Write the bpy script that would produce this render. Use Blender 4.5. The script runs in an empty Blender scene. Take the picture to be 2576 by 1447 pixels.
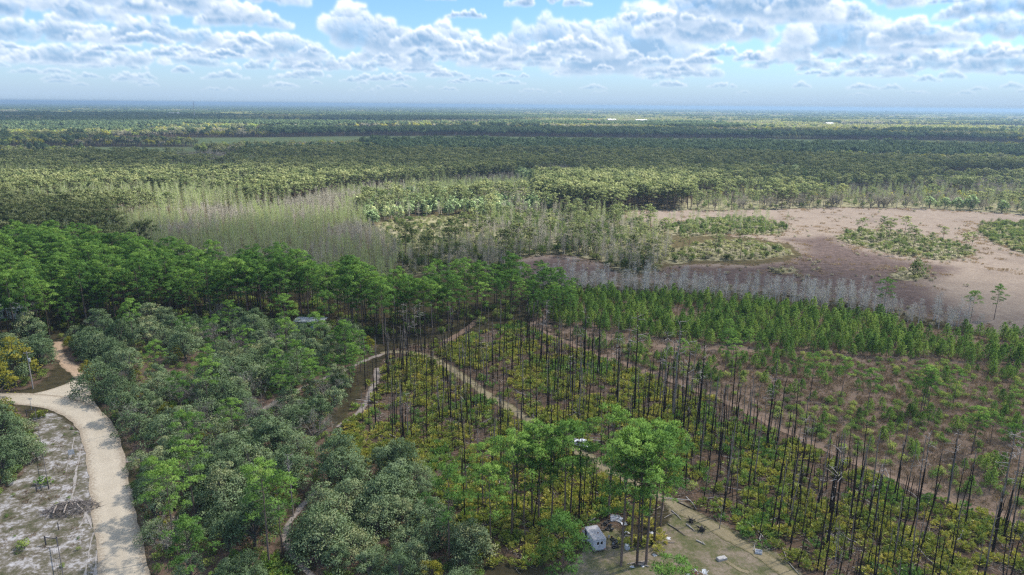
import bpy, math, random
import numpy as np
from mathutils import Vector, Matrix, Euler

SC = bpy.context.scene
COL = SC.collection
rng = np.random.default_rng(11)
random.seed(5)

# ------------------------------------------------------------------ camera
CAM_H, FPX, PITCH, ROLL = 65.0, 1744.0, math.radians(14.75), math.radians(0.49)
cam = bpy.data.cameras.new('camera')
cam.sensor_width = 36.0
cam.lens = 36.0 * FPX / 2576.0
cam.clip_end = 60000.0
cam.clip_start = 1.0
camo = bpy.data.objects.new('camera', cam)
COL.objects.link(camo)
camo.matrix_world = (Matrix.Translation((0, 0, CAM_H)) @ Matrix.Rotation(math.pi / 2 - PITCH, 4, 'X')
                     @ Matrix.Rotation(ROLL, 4, 'Z'))
SC.camera = camo

# ------------------------------------------------------------------ exposure
SC.view_settings.view_transform = 'Standard'
SC.view_settings.look = 'None'
SC.view_settings.exposure = 2.0
SC.view_settings.gamma = 1.0
SC.view_settings.use_curve_mapping = False
SC.cycles.max_bounces = 5
SC.cycles.diffuse_bounces = 2
SC.cycles.glossy_bounces = 2
SC.cycles.transmission_bounces = 3
SC.cycles.transparent_max_bounces = 12
SC.cycles.volume_bounces = 0
SC.cycles.use_denoising = False
SC.cycles.caustics_reflective = False
SC.cycles.caustics_refractive = False
SC.cycles.filter_width = 1.3

# ------------------------------------------------------------------ sun
SUN_AZ, SUN_EL = math.radians(66.0), math.radians(52.0)      # azimuth clockwise from the +Y axis
SUN_DIR = Vector((math.sin(SUN_AZ) * math.cos(SUN_EL), math.cos(SUN_AZ) * math.cos(SUN_EL), math.sin(SUN_EL)))
sl = bpy.data.lights.new('sun', 'SUN')
sl.energy = 4.4
sl.angle = math.radians(1.5)
sl.color = (1.0, 0.94, 0.84)
slo = bpy.data.objects.new('sun', sl)
COL.objects.link(slo)
slo.rotation_euler = SUN_DIR.to_track_quat('Z', 'Y').to_euler()
slo.location = (0, 0, 200)

# ------------------------------------------------------------------ sky: physical sky with a field of cumulus
CLOUDS = [(330, 22, 420, 75), (610, 8, 260, 60), (100, -8, 320, 60), (1860, 62, 380, 110), (2110, 25, 300, 60), (905, 128, 185, 118), (960, 158, 120, 60), (1130, 168, 280, 100), (1060, 120, 150, 45), (1390, 145, 270, 118), (1270, 165, 200, 60), (1580, 185, 360, 145), (1500, 190, 180, 70), (1850, 110, 330, 120), (1720, 90, 220, 70), (1980, 174, 170, 42),
          (2110, 140, 260, 115), (2040, 60, 240, 60), (2300, 112, 190, 55), (2480, 108, 230, 60), (2510, 45, 220, 50), (2360, 185, 200, 55), (2520, 180, 160, 50), (1165, 46, 85, 20), (1375, 16, 190, 30), (1100, 2, 70, 8), (2380, 10, 110, 16), (1640, 60, 250, 30),
          (480, 45, 320, 62), (80, 48, 330, 70), (250, 25, 260, 50), (110, 110, 300, 55), (400, 112, 240, 60), (610, 70, 190, 55), (720, 150, 170, 68), (610, 152, 220, 60), (220, 160, 300, 45), (30, 165, 200, 40), (430, 168, 240, 36), (780, 175, 150, 38), (870, 180, 140, 30), (1700, 196, 200, 40), (2200, 178, 170, 30)]
SHADE_C, LIT_C, VEIL_C = (0.072, 0.124, 0.192), (0.345, 0.35, 0.358), (0.128, 0.17, 0.218)
def cloud_field(W=1920, Hh=480):
    """cumulus heaps built puff by puff, by azimuth (120 degrees, repeating) and elevation; returns colour and cover"""
    r = np.random.default_rng(8)
    T2 = np.random.default_rng(4).standard_normal((512, 512))
    k = np.fft.fftfreq(512) * 512
    k2 = np.sqrt(k[:, None] ** 2 + (np.fft.rfftfreq(512) * 512)[None] ** 2); k2[0, 0] = 1
    FN = np.fft.irfft2(np.fft.rfft2(T2) * np.maximum(k2, 5.0) ** -1.45, s=(512, 512)); FN /= FN.std()
    def blur(a, s):
        n0, n1 = a.shape
        f0 = np.fft.fftfreq(n0)[:, None]; f1 = np.fft.rfftfreq(n1)[None]
        return np.fft.irfft2(np.fft.rfft2(a) * np.exp(-2 * (math.pi * s) ** 2 * (f0 ** 2 + f1 ** 2)), s=a.shape)
    def render(clouds, res, el0, el1):
        nw, nh = int(120 / res), int((el1 - el0) / res)
        col = np.zeros((nh, nw, 3)); al = np.zeros((nh, nw))
        for (az, be, w, h, far, seed) in clouds:
            q = np.random.default_rng(seed)
            P = []
            n0 = int(np.clip(9 * w / h, 9, 34))
            for i in range(n0):
                x = (q.random() - .5) * w; prof = max(0.12, 1 - abs(2 * x / w) ** 1.7) * q.uniform(.55, 1.0)
                rr = h * q.uniform(.2, .34) * (0.55 + 0.45 * prof)
                P.append((x, max(rr * .4, prof * h - rr) * q.uniform(.5, 1.0), rr, 0.0))
            lev = P
            for d in range(3 if seed < 1000 or (h > 1.2 and be < 8.5) else 2):
                nx_ = []
                for (x, y, rr, z) in lev:
                    for c in range((5, 4, 3)[d]):
                        a = q.uniform(-0.35, 3.5); s = rr * q.uniform(.3, .56)
                        e = rr * q.uniform(.6, 1.0)
                        if s < res * 1.2:
                            continue
                        nx_.append((x + math.cos(a) * e, y + math.sin(a) * e, s, z + q.uniform(.0, .55) * rr))
                P = P + nx_; lev = nx_
            pad = h * .5 + 4 * res
            X0, X1, Y0, Y1 = az - w / 2 - pad, az + w / 2 + pad, be - pad * .7, be + h * 1.35 + pad
            m, n = int((Y1 - Y0) / res) + 1, int((X1 - X0) / res) + 1
            gx_, gy_ = np.meshgrid(X0 + np.arange(n) * res, Y0 + np.arange(m) * res)
            def fn(sc, o):
                return FN[((gy_ / sc * 64 + o).astype(int)) % 512, ((gx_ / sc * 64 + o * 3).astype(int)) % 512]
            wx = gx_ + fn(h * 1.2, seed % 400) * h * .028; wy = gy_ + fn(h * 1.2, seed % 300 + 90) * h * .028
            Hf = np.full((m, n), -1e3)
            for (x, y, rr, z) in P:
                cx, cy = az + x, be + max(y, -.04 * h)
                i0, i1 = int((cx - rr * 1.3 - X0) / res), int((cx + rr * 1.3 - X0) / res) + 2
                j0, j1 = int((cy - rr * 1.3 - Y0) / res), int((cy + rr * 1.3 - Y0) / res) + 2
                i0, j0 = max(i0, 0), max(j0, 0)
                if i1 <= i0 or j1 <= j0:
                    continue
                d2 = (wx[j0:j1, i0:i1] - cx) ** 2 + (wy[j0:j1, i0:i1] - cy) ** 2
                v = z + np.sqrt(np.maximum(rr * rr - d2, 0)) - np.where(d2 > rr * rr, 1e3, 0)
                Hf[j0:j1, i0:i1] = np.maximum(Hf[j0:j1, i0:i1], v)
            solid = (Hf > -10).astype(float)
            flat = np.clip((gy_ - be + .03 * h * fn(h * 1.5, 77)) / (.10 * h) + .5, 0, 1)      # level, soft underside
            solid = solid * flat
            hf = np.where(Hf > -10, Hf, 0)
            hs = blur(hf, .6); a = np.clip(blur(solid, .7 + .012 * h / res), 0, 1)
            gy2, gx2 = np.gradient(hs, res)
            nn = np.sqrt(gx2 ** 2 + gy2 ** 2 + .8)
            lam = np.clip((-gx2 * .38 - gy2 * .80 + .1) / nn + .2, 0, 1)
            body = np.clip(blur(solid, .10 * h / res), 0, 1); body2 = np.clip(blur(solid, .24 * h / res), 0, 1)
            hh = np.clip((gy_ - be) / h, 0, 1.2)
            rim = 1 - np.clip((body * .5 + body2 * .5 - .35) / .6, 0, 1)
            lit = -.06 + .66 * rim + .62 * lam * (.3 + .7 * hh) + .34 * (hh - .3) + .035 * fn(h * .6, 11)
            lit = np.clip(lit, 0, 1)
            c = np.array(SHADE_C) * (1 - lit[..., None]) + np.array(LIT_C) * lit[..., None]
            c = c * (1 - far) + np.array(VEIL_C) * 1.04 * far
            a = a * np.clip(.92 + .12 * fn(h, 200), 0, 1) * (1 - .55 * far)
            jj = np.round((Y0 - el0) / res).astype(int) + np.arange(m); ok = (jj >= 0) & (jj < nh)
            ii = (np.round((X0 + 60) / res).astype(int) + np.arange(n)) % nw
            ix = np.ix_(jj[ok], ii)
            aa = a[ok]; o = al[ix]
            col[ix] = col[ix] * (1 - aa[..., None]) + c[ok] * aa[..., None]      # premultiplied, far to near
            al[ix] = o + aa * (1 - o)
        return col, al
    band = []
    for (u, vb, w, h) in CLOUDS:
        a, e = math.degrees(math.atan2((u - 1288) / 1744.0, 1.0)), 0
        x, y = (u - 1288) / 1744.0, -(vb - 723.5 - (u - 1288) * .0086) / 1744.0
        c, s = math.cos(PITCH), math.sin(PITCH)
        dy, dz = c + y * s, -s + y * c
        az = math.degrees(math.atan2(x, dy)); el = math.degrees(math.atan2(dz, math.hypot(x, dy)))
        band.append((az, el, w / 28.0, h / 26.0, max(0.0, .42 - el * .085), int(u * 3 + vb)))
    for i in range(210):                                             # the rows sinking away towards the horizon
        e = .8 + 3.2 * r.random() ** 1.2
        h = (e * .32 + .1) * r.uniform(.5, 1.25)
        band.append((r.uniform(-60, 60), e, h * r.uniform(1.8, 5.0), h, np.clip(.62 - e * .18, .05, .6), 1000 + i))
    for i in range(34):                                              # beside the view the same field goes on
        s_ = 1 if i % 2 else -1
        e = r.uniform(3.2, 9.0); h = e * r.uniform(.3, .62)
        band.append((s_ * r.uniform(41, 60), e, h * r.uniform(1.4, 3.2), h, .1, 3000 + i))
    for i in range(40):
        e = r.uniform(9.3, 17); h = e * r.uniform(.25, .5)
        band.append((r.uniform(-60, 60), e, h * r.uniform(1.5, 3), h, .03, 4000 + i))
    band.sort(key=lambda b: b[1] - (5 if b[5] < 1000 else 0) * 0)
    cb, ab = render(band, 0.0625, 0.0, 20.0)
    hi = [(r.uniform(-60, 60), e_, e_ * r.uniform(.3, .9), e_ * r.uniform(.2, .45), 0.0, 6000 + i) for i, e_ in enumerate(np.sort(r.uniform(14, 72, 60)))]
    ch, ah = render(hi, 0.3, 0.0, 90.0)
    el = ((np.arange(Hh) + .5) / Hh) ** 2 * 90; az = (np.arange(W) + .5) / W * 120
    def look(I, res, e):
        j = np.clip(e / res - .5, 0, I.shape[0] - 1.001); j0 = j.astype(int); f = (j - j0)[:, None]
        i = az / res - .5; i0 = np.floor(i).astype(int); g = (i - i0)[None]
        a = I[j0][:, i0 % I.shape[1]] * (1 - g) + I[j0][:, (i0 + 1) % I.shape[1]] * g
        b = I[j0 + 1][:, i0 % I.shape[1]] * (1 - g) + I[j0 + 1][:, (i0 + 1) % I.shape[1]] * g
        return a * (1 - f) + b * f
    lo_ = np.stack([look(q, .0625, np.minimum(el, 19.9)) for q in (cb[..., 0], cb[..., 1], cb[..., 2], ab)], -1)
    hi_ = np.stack([look(q, .3, el) for q in (ch[..., 0], ch[..., 1], ch[..., 2], ah)], -1)
    t = np.clip((el - 16) / 3, 0, 1)[:, None, None]
    I = lo_ * (1 - t) + hi_ * t
    # milky air: thick low over the horizon, thinning upwards
    e = el[:, None, None]
    veil = .94 * np.exp(-(e / 2.5) ** 1.3) + .16 * np.exp(-(e / 8.0) ** 2)
    veil = np.clip(veil, 0, .98)
    low = np.clip(np.exp(-(e / .95) ** 1.5), 0, 1)
    I = I * (1 - low)
    I[..., :3] += np.array(VEIL_C) * veil * (1 - I[..., 3:]); I[..., 3:] = I[..., 3:] + veil * (1 - I[..., 3:])
    I[..., :3] /= np.maximum(I[..., 3:], 1e-4)
    return I.astype(np.float32)

world = bpy.data.worlds.new('World'); SC.world = world; world.use_nodes = True
wn = world.node_tree; wn.nodes.clear()
wo = wn.nodes.new('ShaderNodeOutputWorld'); wb = wn.nodes.new('ShaderNodeBackground'); wb.inputs[1].default_value = 1.0
ws = wn.nodes.new('ShaderNodeTexSky'); ws.sky_type = 'NISHITA'; ws.sun_disc = False
ws.sun_elevation = SUN_EL; ws.sun_rotation = SUN_AZ; ws.dust_density = 0.1; ws.ozone_density = 4.0; ws.air_density = 1.0
SKY_STRENGTH = 0.05
def wmath(op, a, b=None):
    n = wn.nodes.new('ShaderNodeMath'); n.operation = op
    for k_, q_ in enumerate((a, b)):
        if q_ is None:
            continue
        if isinstance(q_, (int, float)):
            n.inputs[k_].default_value = q_
        else:
            wn.links.new(q_, n.inputs[k_])
    return n.outputs[0]
wt = wn.nodes.new('ShaderNodeTexCoord'); wx = wn.nodes.new('ShaderNodeSeparateXYZ'); wn.links.new(wt.outputs['Generated'], wx.inputs[0])
wu = wmath('ADD', wmath('DIVIDE', wmath('ARCTAN2', wx.outputs[0], wx.outputs[1]), 2 * math.pi / 3), 0.5)
wv = wmath('MINIMUM', wmath('SQRT', wmath('DIVIDE', wmath('ARCSINE', wmath('MAXIMUM', wx.outputs[2], 1e-6)), math.pi / 2)), 0.998)
wv = wmath('MAXIMUM', wv, 0.002)
wc = wn.nodes.new('ShaderNodeCombineXYZ'); wn.links.new(wu, wc.inputs[0]); wn.links.new(wv, wc.inputs[1])
ci_ = cloud_field()
cimg = bpy.data.images.new('cumulus_field', ci_.shape[1], ci_.shape[0], alpha=True, float_buffer=True)
cimg.colorspace_settings.name = 'Non-Color'; cimg.alpha_mode = 'CHANNEL_PACKED'
cimg.pixels.foreach_set(ci_.ravel()); cimg.update()
wi = wn.nodes.new('ShaderNodeTexImage'); wi.image = cimg; wi.extension = 'REPEAT'; wi.interpolation = 'Linear'
wn.links.new(wc.outputs[0], wi.inputs[0])
wsc = wn.nodes.new('ShaderNodeMix'); wsc.data_type = 'RGBA'; wsc.blend_type = 'MULTIPLY'; wsc.inputs[0].default_value = 1.0
wn.links.new(ws.outputs[0], wsc.inputs[6]); wsc.inputs[7].default_value = (SKY_STRENGTH * .56, SKY_STRENGTH * .72, SKY_STRENGTH * .92, 1)
wm = wn.nodes.new('ShaderNodeMix'); wm.data_type = 'RGBA'; wn.links.new(wi.outputs['Alpha'], wm.inputs[0])
wn.links.new(wsc.outputs[2], wm.inputs[6]); wn.links.new(wi.outputs['Color'], wm.inputs[7])
wn.links.new(wm.outputs[2], wb.inputs[0]); wn.links.new(wb.outputs[0], wo.inputs[0])
world.cycles.sampling_method = 'MANUAL'; world.cycles.sample_map_resolution = 1024


# ------------------------------------------------------------------ where a point of the photograph lies on the ground
def at(u, v, z=0.0):
    x = (u - 1288.0) / FPX
    y = -(v - 723.5) / FPX
    c, s = math.cos(ROLL), math.sin(ROLL)
    x, y = x * c - y * s, x * s + y * c
    c, s = math.cos(PITCH), math.sin(PITCH)
    d = (x, c + y * s, -s + y * c)
    t = (z - CAM_H) / d[2]
    return (d[0] * t, d[1] * t)

def proj(x, y, z):
    x = np.asarray(x, float); y = np.asarray(y, float); z = np.asarray(z, float) - CAM_H
    c, s = math.cos(PITCH), math.sin(PITCH)
    dep = y * c - z * s
    up = y * s + z * c
    dep = np.maximum(dep, 0.1)
    a, b = x / dep, up / dep
    c, s = math.cos(-ROLL), math.sin(-ROLL)
    a, b = a * c - b * s, a * s + b * c
    return 1288 + FPX * a, 723.5 - FPX * b

def poly(*pts):
    return np.array([at(u, v) for u, v in pts])

def inside(P, x, y):
    x = np.asarray(x); y = np.asarray(y)
    r = np.zeros(x.shape, bool)
    n = len(P)
    for i in range(n):
        x0, y0 = P[i]; x1, y1 = P[(i + 1) % n]
        if y0 == y1:
            continue
        k = (y0 > y) != (y1 > y)
        r ^= k & (x < (x1 - x0) * (y - y0) / (y1 - y0) + x0)
    return r

def seg_dist(L, x, y):
    """distance of points from a polyline"""
    d = np.full(np.shape(x), 1e9)
    for (x0, y0), (x1, y1) in zip(L[:-1], L[1:]):
        dx, dy = x1 - x0, y1 - y0
        t = np.clip(((x - x0) * dx + (y - y0) * dy) / (dx * dx + dy * dy + 1e-9), 0, 1)
        d = np.minimum(d, np.hypot(x - x0 - t * dx, y - y0 - t * dy))
    return d

def edge_dist(P, x, y):
    return seg_dist(np.vstack([P, P[:1]]), x, y)

_tab = np.random.default_rng(3).random((256, 256))
def vnoise(x, y, s, seed=0):
    x = np.asarray(x, float) / s + seed * 17.31; y = np.asarray(y, float) / s + seed * 9.77
    i = np.floor(x).astype(int); j = np.floor(y).astype(int)
    fx = x - i; fy = y - j
    fx = fx * fx * (3 - 2 * fx); fy = fy * fy * (3 - 2 * fy)
    t = lambda a, b: _tab[a & 255, b & 255]
    return (t(i, j) * (1 - fx) + t(i + 1, j) * fx) * (1 - fy) + (t(i, j + 1) * (1 - fx) + t(i + 1, j + 1) * fx) * fy

def fbm(x, y, s, seed=0, o=3):
    r, a, tot = 0, 1.0, 0
    for k in range(o):
        r = r + a * vnoise(x, y, s / 2 ** k, seed + k * 3); tot += a; a *= 0.55
    return r / tot

# ------------------------------------------------------------------ mesh collecting
class MB:
    def __init__(s):
        s.V = []; s.F = []; s.n = 0; s.T = []; s.N = []
    def add(s, V, F, mat=0, tint=0.5, smooth=False, N=None):
        V = np.asarray(V, np.float32); F = np.asarray(F, np.int64)
        s.V.append(V); s.N.append(np.zeros_like(V) if N is None else np.asarray(N, np.float32))
        s.T.append(np.broadcast_to(np.asarray(tint, np.float32), (len(V),)).copy())
        s.F.append((F + s.n, mat, smooth)); s.n += len(V)
        return s
    def join(s, o, matoff=0):
        for (F, m, sm) in o.F:
            s.F.append((F + s.n, m + matoff, sm))
        s.V += o.V; s.T += o.T; s.N += o.N; s.n += o.n
        return s
    def mesh(s, name, mats):
        me = bpy.data.meshes.new(name)
        V = np.concatenate(s.V) if s.V else np.zeros((0, 3), np.float32)
        T = np.concatenate(s.T) if s.T else np.zeros(0, np.float32)
        me.vertices.add(len(V)); me.vertices.foreach_set('co', V.ravel())
        li = np.concatenate([f.ravel() for f, _, _ in s.F]).astype(np.int32)
        cnt = np.concatenate([np.full(len(f), f.shape[1], np.int32) for f, _, _ in s.F])
        mt = np.concatenate([np.full(len(f), m, np.int32) for f, m, _ in s.F])
        sm = np.concatenate([np.full(len(f), b, bool) for f, _, b in s.F])
        me.loops.add(len(li)); me.loops.foreach_set('vertex_index', li)
        me.polygons.add(len(cnt))
        me.polygons.foreach_set('loop_start', np.concatenate([[0], np.cumsum(cnt)[:-1]]).astype(np.int32))
        me.polygons.foreach_set('material_index', mt)
        me.polygons.foreach_set('use_smooth', sm)
        a = me.attributes.new('tint', 'FLOAT', 'POINT'); a.data.foreach_set('value', T)
        me.update(calc_edges=True)
        NN = np.concatenate(s.N) if s.N else np.zeros((0, 3))
        if len(NN) and np.abs(NN).max() > 0:
            me.normals_split_custom_set_from_vertices(NN.tolist())
        for m in mats:
            me.materials.append(m)
        return me

def tube(path, rad, sides=6, mat=0, tint=0.5, cap=True, mb=None):
    path = np.asarray(path, float); n = len(path)
    rad = np.broadcast_to(np.asarray(rad, float), (n,))
    d = np.gradient(path, axis=0); d /= np.linalg.norm(d, axis=1, keepdims=True) + 1e-9
    ref = np.array([1.0, 0, 0]) if abs(d[0, 0]) < 0.8 else np.array([0, 1.0, 0])
    a = np.cross(d, ref); a /= np.linalg.norm(a, axis=1, keepdims=True) + 1e-9
    b = np.cross(d, a)
    th = np.arange(sides) * 2 * math.pi / sides
    V = path[:, None] + rad[:, None, None] * (np.cos(th)[None, :, None] * a[:, None] + np.sin(th)[None, :, None] * b[:, None])
    V = V.reshape(-1, 3)
    i = np.arange(n - 1)[:, None] * sides; k = np.arange(sides)[None]
    F = np.stack([i + k, i + (k + 1) % sides, i + sides + (k + 1) % sides, i + sides + k], -1).reshape(-1, 4)
    mb = mb or MB()
    mb.add(V, F, mat, tint, True)
    if cap:
        c = len(V) - sides
        mb.add(np.vstack([V[c:], path[-1:]]), [[k, (k + 1) % sides, sides] for k in range(sides)], mat, tint)
    return mb

def unit(v):
    return v / (np.linalg.norm(v, axis=-1, keepdims=True) + 1e-9)

def rounded(V4, ctr, r, up=0.35):
    """normals of a rounded spray: leaves share the roundness of the clump they grow in; also turns each leaf outwards"""
    mid = V4.mean(1); n = len(mid)
    N = unit(0.8 * unit(mid - ctr) + np.array([0, 0, up]) + r.normal(0, 0.22, (n, 3)))
    g = np.cross(V4[:, 1] - V4[:, 0], V4[:, 3] - V4[:, 0])
    fl = (g * N).sum(1) < 0
    V4[fl] = V4[fl][:, [0, 3, 2, 1]]
    return V4, np.repeat(N, 4, 0)

def blades(mb, c, d, L, W, r, mat=0, tint=0.5, ctr=None):
    """flat pointed blades from c along d"""
    n = len(c)
    s = unit(np.cross(d, r.normal(size=(n, 3))))
    L = np.broadcast_to(L, (n,))[:, None]; W = np.broadcast_to(W, (n,))[:, None]
    V = np.stack([c, c + d * L * 0.62 + s * W * 0.5, c + d * L, c + d * L * 0.62 - s * W * 0.5], 1)
    N = None
    if ctr is not None:
        V, N = rounded(V, ctr, r)
    mb.add(V.reshape(-1, 3), np.arange(4 * n).reshape(-1, 4), mat, np.repeat(np.broadcast_to(tint, (n,)), 4), ctr is not None, N)

def leaves(mb, c, S, r, mat=0, tint=0.5, up=0.0, ctr=None):
    n = len(c)
    nn = r.normal(size=(n, 3)); nn[:, 2] += up
    nn = unit(nn)
    a = unit(np.cross(nn, r.normal(size=(n, 3)))); b = np.cross(nn, a)
    S = np.broadcast_to(S, (n,))[:, None]
    V = np.stack([c - a * S * 0.55, c - b * S * 0.32, c + a * S * 0.55, c + b * S * 0.32], 1)
    N = None
    if ctr is not None:
        V, N = rounded(V, ctr, r)
    mb.add(V.reshape(-1, 3), np.arange(4 * n).reshape(-1, 4), mat, np.repeat(np.broadcast_to(tint, (n,)), 4), ctr is not None, N)

def box(mb, x0, x1, y0, y1, z0, z1, mat=0, tint=0.5):
    V = [(x, y, z) for z in (z0, z1) for x, y in ((x0, y0), (x1, y0), (x1, y1), (x0, y1))]
    F = [[3, 2, 1, 0], [4, 5, 6, 7], [0, 1, 5, 4], [1, 2, 6, 5], [2, 3, 7, 6], [3, 0, 4, 7]]
    return mb.add(V, F, mat, tint)

# ------------------------------------------------------------------ materials
def nodes_of(name):
    m = bpy.data.materials.new(name); m.use_nodes = True
    nt = m.node_tree; nt.nodes.clear()
    out = nt.nodes.new('ShaderNodeOutputMaterial')
    return m, nt, out

def ramp(nt, fac, stops, interp='LINEAR'):
    r = nt.nodes.new('ShaderNodeValToRGB'); r.color_ramp.interpolation = interp
    e = r.color_ramp.elements
    e[0].position = stops[0][0]; e[0].color = (*stops[0][1], 1)
    e[len(e) - 1].position = stops[-1][0]; e[len(e) - 1].color = (*stops[-1][1], 1)
    for p, c in stops[1:-1]:
        q = e.new(p); q.color = (*c, 1)
    nt.links.new(fac, r.inputs[0])
    return r.outputs[0]

def mathn(nt, op, a, b=None, clamp=False):
    n = nt.nodes.new('ShaderNodeMath'); n.operation = op; n.use_clamp = clamp
    for k, q in enumerate((a, b)):
        if q is None:
            continue
        if isinstance(q, (int, float)):
            n.inputs[k].default_value = q
        else:
            nt.links.new(q, n.inputs[k])
    return n.outputs[0]

def mixc(nt, f, a, b, mode='MIX'):
    n = nt.nodes.new('ShaderNodeMix'); n.data_type = 'RGBA'; n.blend_type = mode
    for k, q in ((0, f), (6, a), (7, b)):
        if isinstance(q, (int, float)):
            n.inputs[k].default_value = q
        elif isinstance(q, tuple):
            n.inputs[k].default_value = (*q, 1)
        else:
            nt.links.new(q, n.inputs[k])
    return n.outputs[2]

def noise(nt, scale, detail=3.0, rough=0.55, vec=None):
    n = nt.nodes.new('ShaderNodeTexNoise')
    n.inputs['Scale'].default_value = scale; n.inputs['Detail'].default_value = detail
    n.inputs['Roughness'].default_value = rough
    if vec is not None:
        nt.links.new(vec, n.inputs['Vector'])
    return n.outputs['Fac']

def foliage(name, stops, trans=0.3, tint=0.55, sheen=0.0):
    """leaf colour picked per plant (random) and per spray (tint); part of the light passes through"""
    m, nt, out = nodes_of(name)
    oi = nt.nodes.new('ShaderNodeObjectInfo')
    at_ = nt.nodes.new('ShaderNodeAttribute'); at_.attribute_name = 'tint'
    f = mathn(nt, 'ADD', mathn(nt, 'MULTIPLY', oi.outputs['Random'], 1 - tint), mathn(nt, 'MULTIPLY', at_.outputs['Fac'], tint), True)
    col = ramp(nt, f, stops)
    d = nt.nodes.new('ShaderNodeBsdfDiffuse'); t = nt.nodes.new('ShaderNodeBsdfTranslucent')
    nt.links.new(col, d.inputs[0])
    nt.links.new(mixc(nt, 1.0, col, (1.0, 1.05, 0.55), 'MULTIPLY'), t.inputs[0])
    mx = nt.nodes.new('ShaderNodeMixShader'); mx.inputs[0].default_value = trans
    nt.links.new(d.outputs[0], mx.inputs[1]); nt.links.new(t.outputs[0], mx.inputs[2])
    res = mx.outputs[0]
    if sheen:
        g = nt.nodes.new('ShaderNodeBsdfGlossy'); g.inputs['Roughness'].default_value = 0.45
        g.inputs[0].default_value = (0.9, 0.95, 1.0, 1)
        m2 = nt.nodes.new('ShaderNodeMixShader'); m2.inputs[0].default_value = sheen
        nt.links.new(res, m2.inputs[1]); nt.links.new(g.outputs[0], m2.inputs[2]); res = m2.outputs[0]
    nt.links.new(res, out.inputs[0])
    return m

def bark(name, a, b, scale=2.0):
    m, nt, out = nodes_of(name)
    oi = nt.nodes.new('ShaderNodeObjectInfo'); tc = nt.nodes.new('ShaderNodeTexCoord')
    f = mathn(nt, 'ADD', mathn(nt, 'MULTIPLY', oi.outputs['Random'], 0.4), mathn(nt, 'MULTIPLY', noise(nt, scale, vec=tc.outputs['Object']), 0.75), True)
    d = nt.nodes.new('ShaderNodeBsdfDiffuse')
    nt.links.new(ramp(nt, f, [(0.25, a), (0.8, b)]), d.inputs[0]); nt.links.new(d.outputs[0], out.inputs[0])
    return m

def plain(name, c, rough=0.7, metal=0.0, dirt=0.25, scale=3.0, dark=0.5):
    m, nt, out = nodes_of(name)
    p = nt.nodes.new('ShaderNodeBsdfPrincipled'); tc = nt.nodes.new('ShaderNodeTexCoord')
    f = noise(nt, scale, 5.0, 0.65, tc.outputs['Object'])
    fr = mathn(nt, 'MULTIPLY', mathn(nt, 'SUBTRACT', f, 0.45, True), dirt * 6.0, True)
    nt.links.new(mixc(nt, fr, c, tuple(k * dark for k in c)), p.inputs['Base Color'])
    p.inputs['Roughness'].default_value = rough; p.inputs['Metallic'].default_value = metal
    nt.links.new(p.outputs[0], out.inputs[0])
    return m

def tag(o, label=None, cat=None, group=None, kind=None):
    for k, v in (('label', label), ('category', cat), ('group', group), ('kind', kind)):
        if v:
            o[k] = v
    return o

def obj(name, me, parent=None, loc=None, rz=0.0):
    o = bpy.data.objects.new(name, me); COL.objects.link(o)
    if parent is not None:
        o.parent = parent
    if loc is not None:
        o.location = loc
    if rz:
        o.rotation_euler = (0, 0, rz)
    return o

def empty(name, loc, rz=0.0, s=1.0):
    o = bpy.data.objects.new(name, None); COL.objects.link(o)
    o.location = loc; o.rotation_euler = (0, 0, rz); o.scale = (s, s, s); o.empty_display_size = 0.5
    return o

# ================================================================== the lie of the land (ground outlines)
Z = {}
Z['oak'] = poly((225, 975), (150, 885), (155, 846), (300, 834), (640, 832), (885, 840), (950, 868), (905, 905), (880, 960), (830, 1050),
                (845, 1110), (820, 1200), (760, 1245), (715, 1310), (700, 1400), (650, 1447), (640, 1500), (415, 1500), (385, 1447), (362, 1330), (340, 1200), (322, 1120), (285, 1050), (250, 1010))
Z['oak_low'] = poly((745, 1340), (790, 1270), (830, 1200), (950, 1170), (1090, 1190), (1110, 1300), (1200, 1400), (1230, 1500), (820, 1500), (770, 1400))
Z['oak_edge'] = poly((-60, 1020), (25, 1015), (80, 1062), (88, 1110), (62, 1190), (-60, 1300))
Z['oak_top'] = poly((-120, 900), (110, 860), (132, 900), (125, 945), (80, 975), (20, 985), (-120, 1000))
Z['stand'] = poly((-300, 900), (-300, 640), (0, 668), (200, 690), (330, 712), (560, 742), (800, 766), (950, 800), (1080, 795), (1190, 772), (1285, 760), (1300, 775), (1290, 808),
                  (1130, 845), (1000, 850), (955, 858), (880, 832), (640, 824), (300, 826), (150, 838), (120, 862), (0, 895))
Z['burn'] = poly((960, 915), (985, 878), (1130, 858), (1300, 812), (1420, 858), (1560, 920), (1830, 1015), (2050, 1125), (2350, 1245), (2576, 1315), (2900, 1400), (2900, 1560), (2140, 1560),
                 (2010, 1440), (1950, 1395), (1820, 1330), (1740, 1285), (1690, 1250), (1640, 1290), (1560, 1330), (1480, 1345), (1430, 1420), (1330, 1425), (1200, 1350), (1120, 1250), (1080, 1190), (960, 1165), (840, 1190), (850, 1120), (872, 1070), (900, 1010))
Z['yp'] = poly((1320, 770), (1330, 738), (1500, 742), (1700, 752), (2000, 778), (2250, 808), (2440, 842), (2576, 855), (2900, 880), (2900, 970), (2576, 925), (2400, 912), (2150, 898), (1950, 880), (1700, 858), (1480, 838), (1335, 808))
Z['scrub'] = poly((1335, 815), (1480, 842), (1700, 862), (1950, 884), (2150, 902), (2400, 916), (2576, 930), (2900, 975), (2900, 1390), (2576, 1312), (2350, 1240), (2050, 1120), (1830, 1010), (1560, 915), (1420, 852))
Z['marsh1'] = poly((1298, 702), (1300, 655), (1360, 641), (1440, 645), (1510, 660), (1560, 690), (1560, 722), (1420, 718))
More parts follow.
